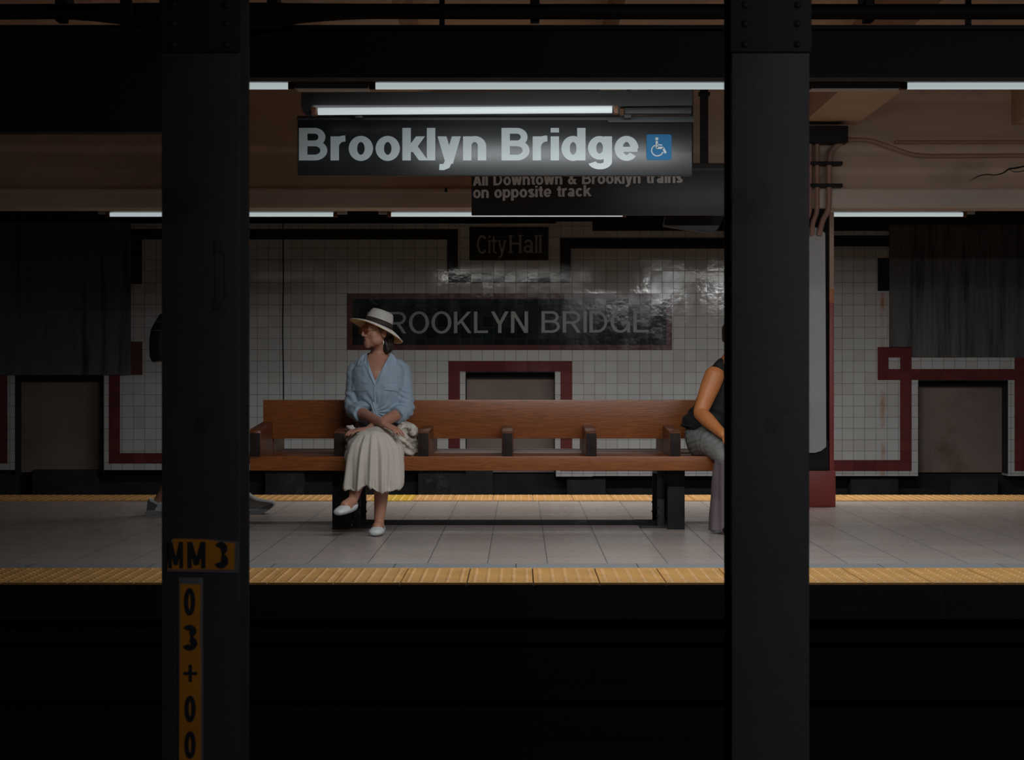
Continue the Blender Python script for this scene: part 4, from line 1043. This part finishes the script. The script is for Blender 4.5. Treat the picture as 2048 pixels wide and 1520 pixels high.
bd2 = bake(bm, .0048, 3); obj('body', bd2, M_skin2, pe, angle=180, fix=False)
bm = bm_new()
ellip(bm, h2 @ Vector((0, -.022, .035)), (.084, .100, .092), h2.to_3x3()); tube(bm, [h2 @ Vector((0, -.09, .02)), h2 @ Vector((0, -.105, -.05))], [.055, .035], 14, 3, caps='round')
obj('hair', bake(bm, .005, 3, strand), M_hair, pe, angle=180, fix=False)
bm = bm_new()
tube(bm, [P(1404, 866, 10.64), P(1410, 850, 10.64), P(1424, 825, 10.62), P(1441, 785, 10.61), P(1456, 752, 10.60), P(1461, 735, 10.60), P(1462, 726, 10.60)], [(.148, .135), (.140, .13), (.120, .12), (.125, .12), (.130, .105), (.105, .085), (.075, .06)], 22, 4)
tube(bm, [P(1434, 733, 10.55), P(1450, 725, 10.60), P(1480, 725, 10.64), P(1496, 733, 10.70)], [.030, .036, .036, .030], 14, 4, caps='round')
tp = bake(bm, .005, 3, lambda c, n: c+n*(.004*math.sin(c.z*80+c.x*40)*(1 if c.z < .75 else .2)+.004*fbm(c, 14)))
obj('tank_top', tp, M_blackc, pe, angle=180, fix=False)
bm = bm_new()
tube(bm, [P(1421, 838, 10.65), P(1419, 850, 10.66), P(1417, 872, 10.66), P(1420, 891, 10.66)], [(.120, .12), (.140, .13), (.150, .145), (.140, .14)], 22, 4, up=(0, 1, 0), caps='round')
KA, KB = P(1458, 908, 10.22), P(1520, 908, 10.24)
tube(bm, [P(1408, 885, 10.60), P(1432, 886, 10.40), KA], [.115, .105, .082], 20, 4, caps='round'); tube(bm, [P(1450, 885, 10.66), P(1490, 890, 10.45), KB], [.115, .100, .08], 20, 4, caps='round')
tube(bm, [KA, KA*.9+P(1454, 1000, 10.24)*.1], [.082, .080], 18, 2, caps='round')
def tf_(c, n): return seatfit(c+n*(.0028*math.sin((c.x-c.z*1.3)*130+2*fbm(c, 8))*(1 if n.z > -.1 and c.z > .52 else .2)+.0015*fbm(c, 20)))
obj('trousers', bake(bm, .005, 3, tf_), M_greyc, pe, angle=180, fix=False)
bm = bm_new()
for K_, dx in ((KA, 0), (KB, 66)):
    bx = K_.x-P(1458, 0, 10.22).x
    tube(bm, [K_+Vector((.0, .01, -.03)), P(1456, 945, 10.25)+Vector((bx, 0, 0)), P(1455, 1000, 10.27)+Vector((bx, 0, 0)), P(1452, 1062, 10.27)+Vector((bx, 0, 0))], [(.082, .075), (.092, .085), (.098, .095), (.112, .11)], 20, 4, caps=True)
def tl(c, n):
    a_ = math.atan2(c.x, c.y-10.25); return c+n*(.005*math.sin(c.x*110)+.003*fbm(c, 12))
o = obj('trouser_legs', bake(bm, .0055, 3, tl), M_mauve, pe, angle=180, fix=False); o['label'] = 'flared mauve grey lower trouser legs'
for K_ in (P(1450, 1063, 10.2), P(1528, 1063, 10.22)):
    bm = bm_new(); tube(bm, [K_+Vector((0, .06, .016)), K_+Vector((.02, -.04, .014)), K_+Vector((.05, -.13, .012))], [(.036, .022), (.040, .020), (.026, .014)], 14, 4, up=(0, 0, 1), caps='round'); obj('shoe', bm, M_blackc, pe, angle=180)

# ---- walking person hidden by the left column
D3 = 11.62; s3 = F/D3
wk = thing('person', 'person in grey sneakers striding right behind the left column', 'person', P(410, 1030, D3))
def W(X, Y, dy=0.0): p = P(X, Y, D3); p.y += dy; return p
h3 = headframe(W(415, 548), R(-90), 0, 0)
bm = bm_new(); head(bm, h3, 1.0)
tube(bm, [W(410, 565), W(407, 585), W(404, 600)], [.055, .055, .075], 16, 4)
tube(bm, [W(402, 780), W(402, 720), W(403, 650), W(403, 612), W(404, 598)], [(.15, .11), (.13, .10), (.17, .12), (.17, .10), (.07, .06)], 20, 4, up=(1, 0, 0))
for sy, el, wr in ((-.19, W(392, 690, -.22), W(430, 735, -.24)), (.19, W(385, 690, .22), W(410, 740, .22))):
    s_p = W(403, 622, sy); tube(bm, [s_p, el], [.052, .042], 14, 3, caps='round'); tube(bm, [el, wr], [.042, .027], 14, 3, caps='round')
    hand(bm, wr, wr+Vector((.04, 0, -.15)), (0, -sy, 0), 1, .0085, .5, L=.17)
# trailing leg (left in the picture) and leading leg
for hp, kn, an in ((W(402, 785, -.08), W(385, 895, -.08), W(320, 1003, -.06)), (W(402, 785, .08), W(440, 890, .08), W(487, 992, .06))):
    tube(bm, [hp, hp.lerp(kn, .5), kn], [.088, .075, .056], 16, 4, caps='round')
    tube(bm, [kn, kn.lerp(an, .35)+Vector((-.015, 0, 0)), kn.lerp(an, .8), an, an+Vector((.01, 0, -.03))], [.055, .056, .036, .034, .034], 16, 4, caps='round')
obj('body', bake(bm, .0055, 3), M_skin3, wk, angle=180, fix=False)
bm = bm_new(); tube(bm, [W(402, 790), W(402, 720), W(403, 650), W(403, 618), W(403, 608), W(404, 596)], [(.17, .13), (.155, .12), (.19, .135), (.200, .13), (.19, .12), (.095, .085)], 20, 4, up=(1, 0, 0), caps=True)
for sy, el in ((-.19, W(392, 690, -.22)), (.19, W(385, 690, .22))): s_p = W(403, 620, sy); tube(bm, [s_p, s_p.lerp(el, .6)], [.070, .060], 14, 3, caps='round')
obj('jacket', bake(bm, .006, 3, lambda c, n: c+n*.005*fbm(c, 12)), M_blackc, wk, angle=180, fix=False)
bm = bm_new()
for sy, kn in ((-.08, W(385, 895, -.08)), (.08, W(440, 890, .08))): tube(bm, [W(402, 775, sy), W(402, 775, sy).lerp(kn, .9)], [.11, .085], 16, 3, caps=True)
obj('shorts', bake(bm, .006, 3), M_blackc, wk, angle=180, fix=False)
bm = bm_new(); ellip(bm, h3 @ Vector((0, -.022, .035)), (.082, .100, .090), h3.to_3x3()); obj('hair', bm, M_hair, wk, angle=180)
def sneaker(prof, sole, dy, heelcol, nm):
    # side profiles in the picture: upper outline then sole outline, given width by rounding
    def solid(pts, hw, y_, rnd_=.75):
        b = bm_new(); n_ = 7; rings = []
        for i in range(n_):
            t = -1+2*i/(n_-1); sc_ = 1-(1-rnd_)*abs(t)**2.5
            cx_ = sum(p[0] for p in pts)/len(pts); cz_ = min(p[1] for p in pts)
            rings.append([b.verts.new((W(cx_+(p[0]-cx_)*(.5+.5*sc_), 0).x, D3+y_+t*hw, 0)) for p in pts])
            for v, p in zip(rings[-1], pts):
                base = max(q_[1] for q_ in pts); v.co.z = W(0, base+(p[1]-base)*sc_).z
        for A_, B_ in zip(rings[:-1], rings[1:]):
            for j in range(len(pts)): b.faces.new((A_[j], A_[(j+1) % len(pts)], B_[(j+1) % len(pts)], B_[j]))
        b.faces.new(rings[0]); b.faces.new(rings[-1][::-1]); return b
    b = solid(prof, .046, dy); u = obj(nm, b, M_sneak, wk, angle=50)
    b = solid(sole, .050, dy, .95); so = obj('sole', b, M_sole, u, angle=50)
    return u
def dense(p, n=2):
    o = []
    for i in range(len(p)):
        a_, b_ = p[i], p[(i+1) % len(p)]
        for k in range(n): o.append((a_[0]+(b_[0]-a_[0])*k/n, a_[1]+(b_[1]-a_[1])*k/n))
    return o
u = sneaker([(303, 993), (310, 997), (322, 1000), (335, 1001), (350, 1006), (370, 1014), (382, 1020), (384, 1024), (300, 1023), (299, 1010)], [(297, 1020), (303, 1017), (340, 1021), (384, 1022), (388, 1026), (384, 1031), (340, 1031), (300, 1031), (296, 1027)], -.06, 1, 'sneaker')
b = bm_new(); prism(b, [(W(x, 0).x, W(0, y).z) for x, y in ((302, 999), (312, 1002), (322, 1008), (316, 1018), (300, 1018))], D3-.06-.0485, D3-.06-.040); obj('heel_counter', b, M_sneakd, u)
sneaker([(462, 1000), (468, 985), (485, 980), (497, 987), (508, 995), (520, 999), (534, 1001), (546, 1002), (549, 1006), (540, 1011), (524, 1020), (512, 1023), (464, 1022)], [(460, 1019), (500, 1021), (516, 1019), (530, 1012), (545, 1006), (548, 1010), (538, 1020), (526, 1027), (512, 1031), (462, 1031)], .06, 0, 'sneaker')
# backpack hanging behind the walking person
bk = thing('backpack', 'black backpack with two grey piping lines showing left of the left column', 'backpack', W(335, 722, -.0))
bm = bm_new()
tube(bm, [W(337, 629), W(335, 645), W(332, 662), W(331, 676), W(331, 694), W(331, 712), W(332, 721)], [(.055, .08), (.078, .11), (.098, .14), (.105, .15), (.107, .15), (.104, .15), (.088, .13)], 22, 3, up=(0, 1, 0), caps=True)
obj('bag_body', bake(bm, .005, 3), M_bag, bk, angle=180, fix=False)
for y, cx_, hx in ((645, 334, .079), (662, 329.5, .096)):
    bm = bm_new(); c = W(cx_, y); tube(bm, [c+Vector((hx*math.cos(t), -(.118 if y < 650 else .142)*math.sin(t), -.004*math.cos(t))) for t in [PI*i/16 for i in range(17)]], .0022, 6, 1); obj('piping', bm, M_piping, bk, angle=180)
bm = bm_new(); tube(bm, [W(345, 640, -.1), W(375, 618, -.15), W(402, 616, -.16), W(418, 650, -.15), W(400, 700, -.13), W(350, 708, -.1)], [(.02, .005)]*6, 8, 4); obj('strap', bm, M_bag, bk, angle=180)
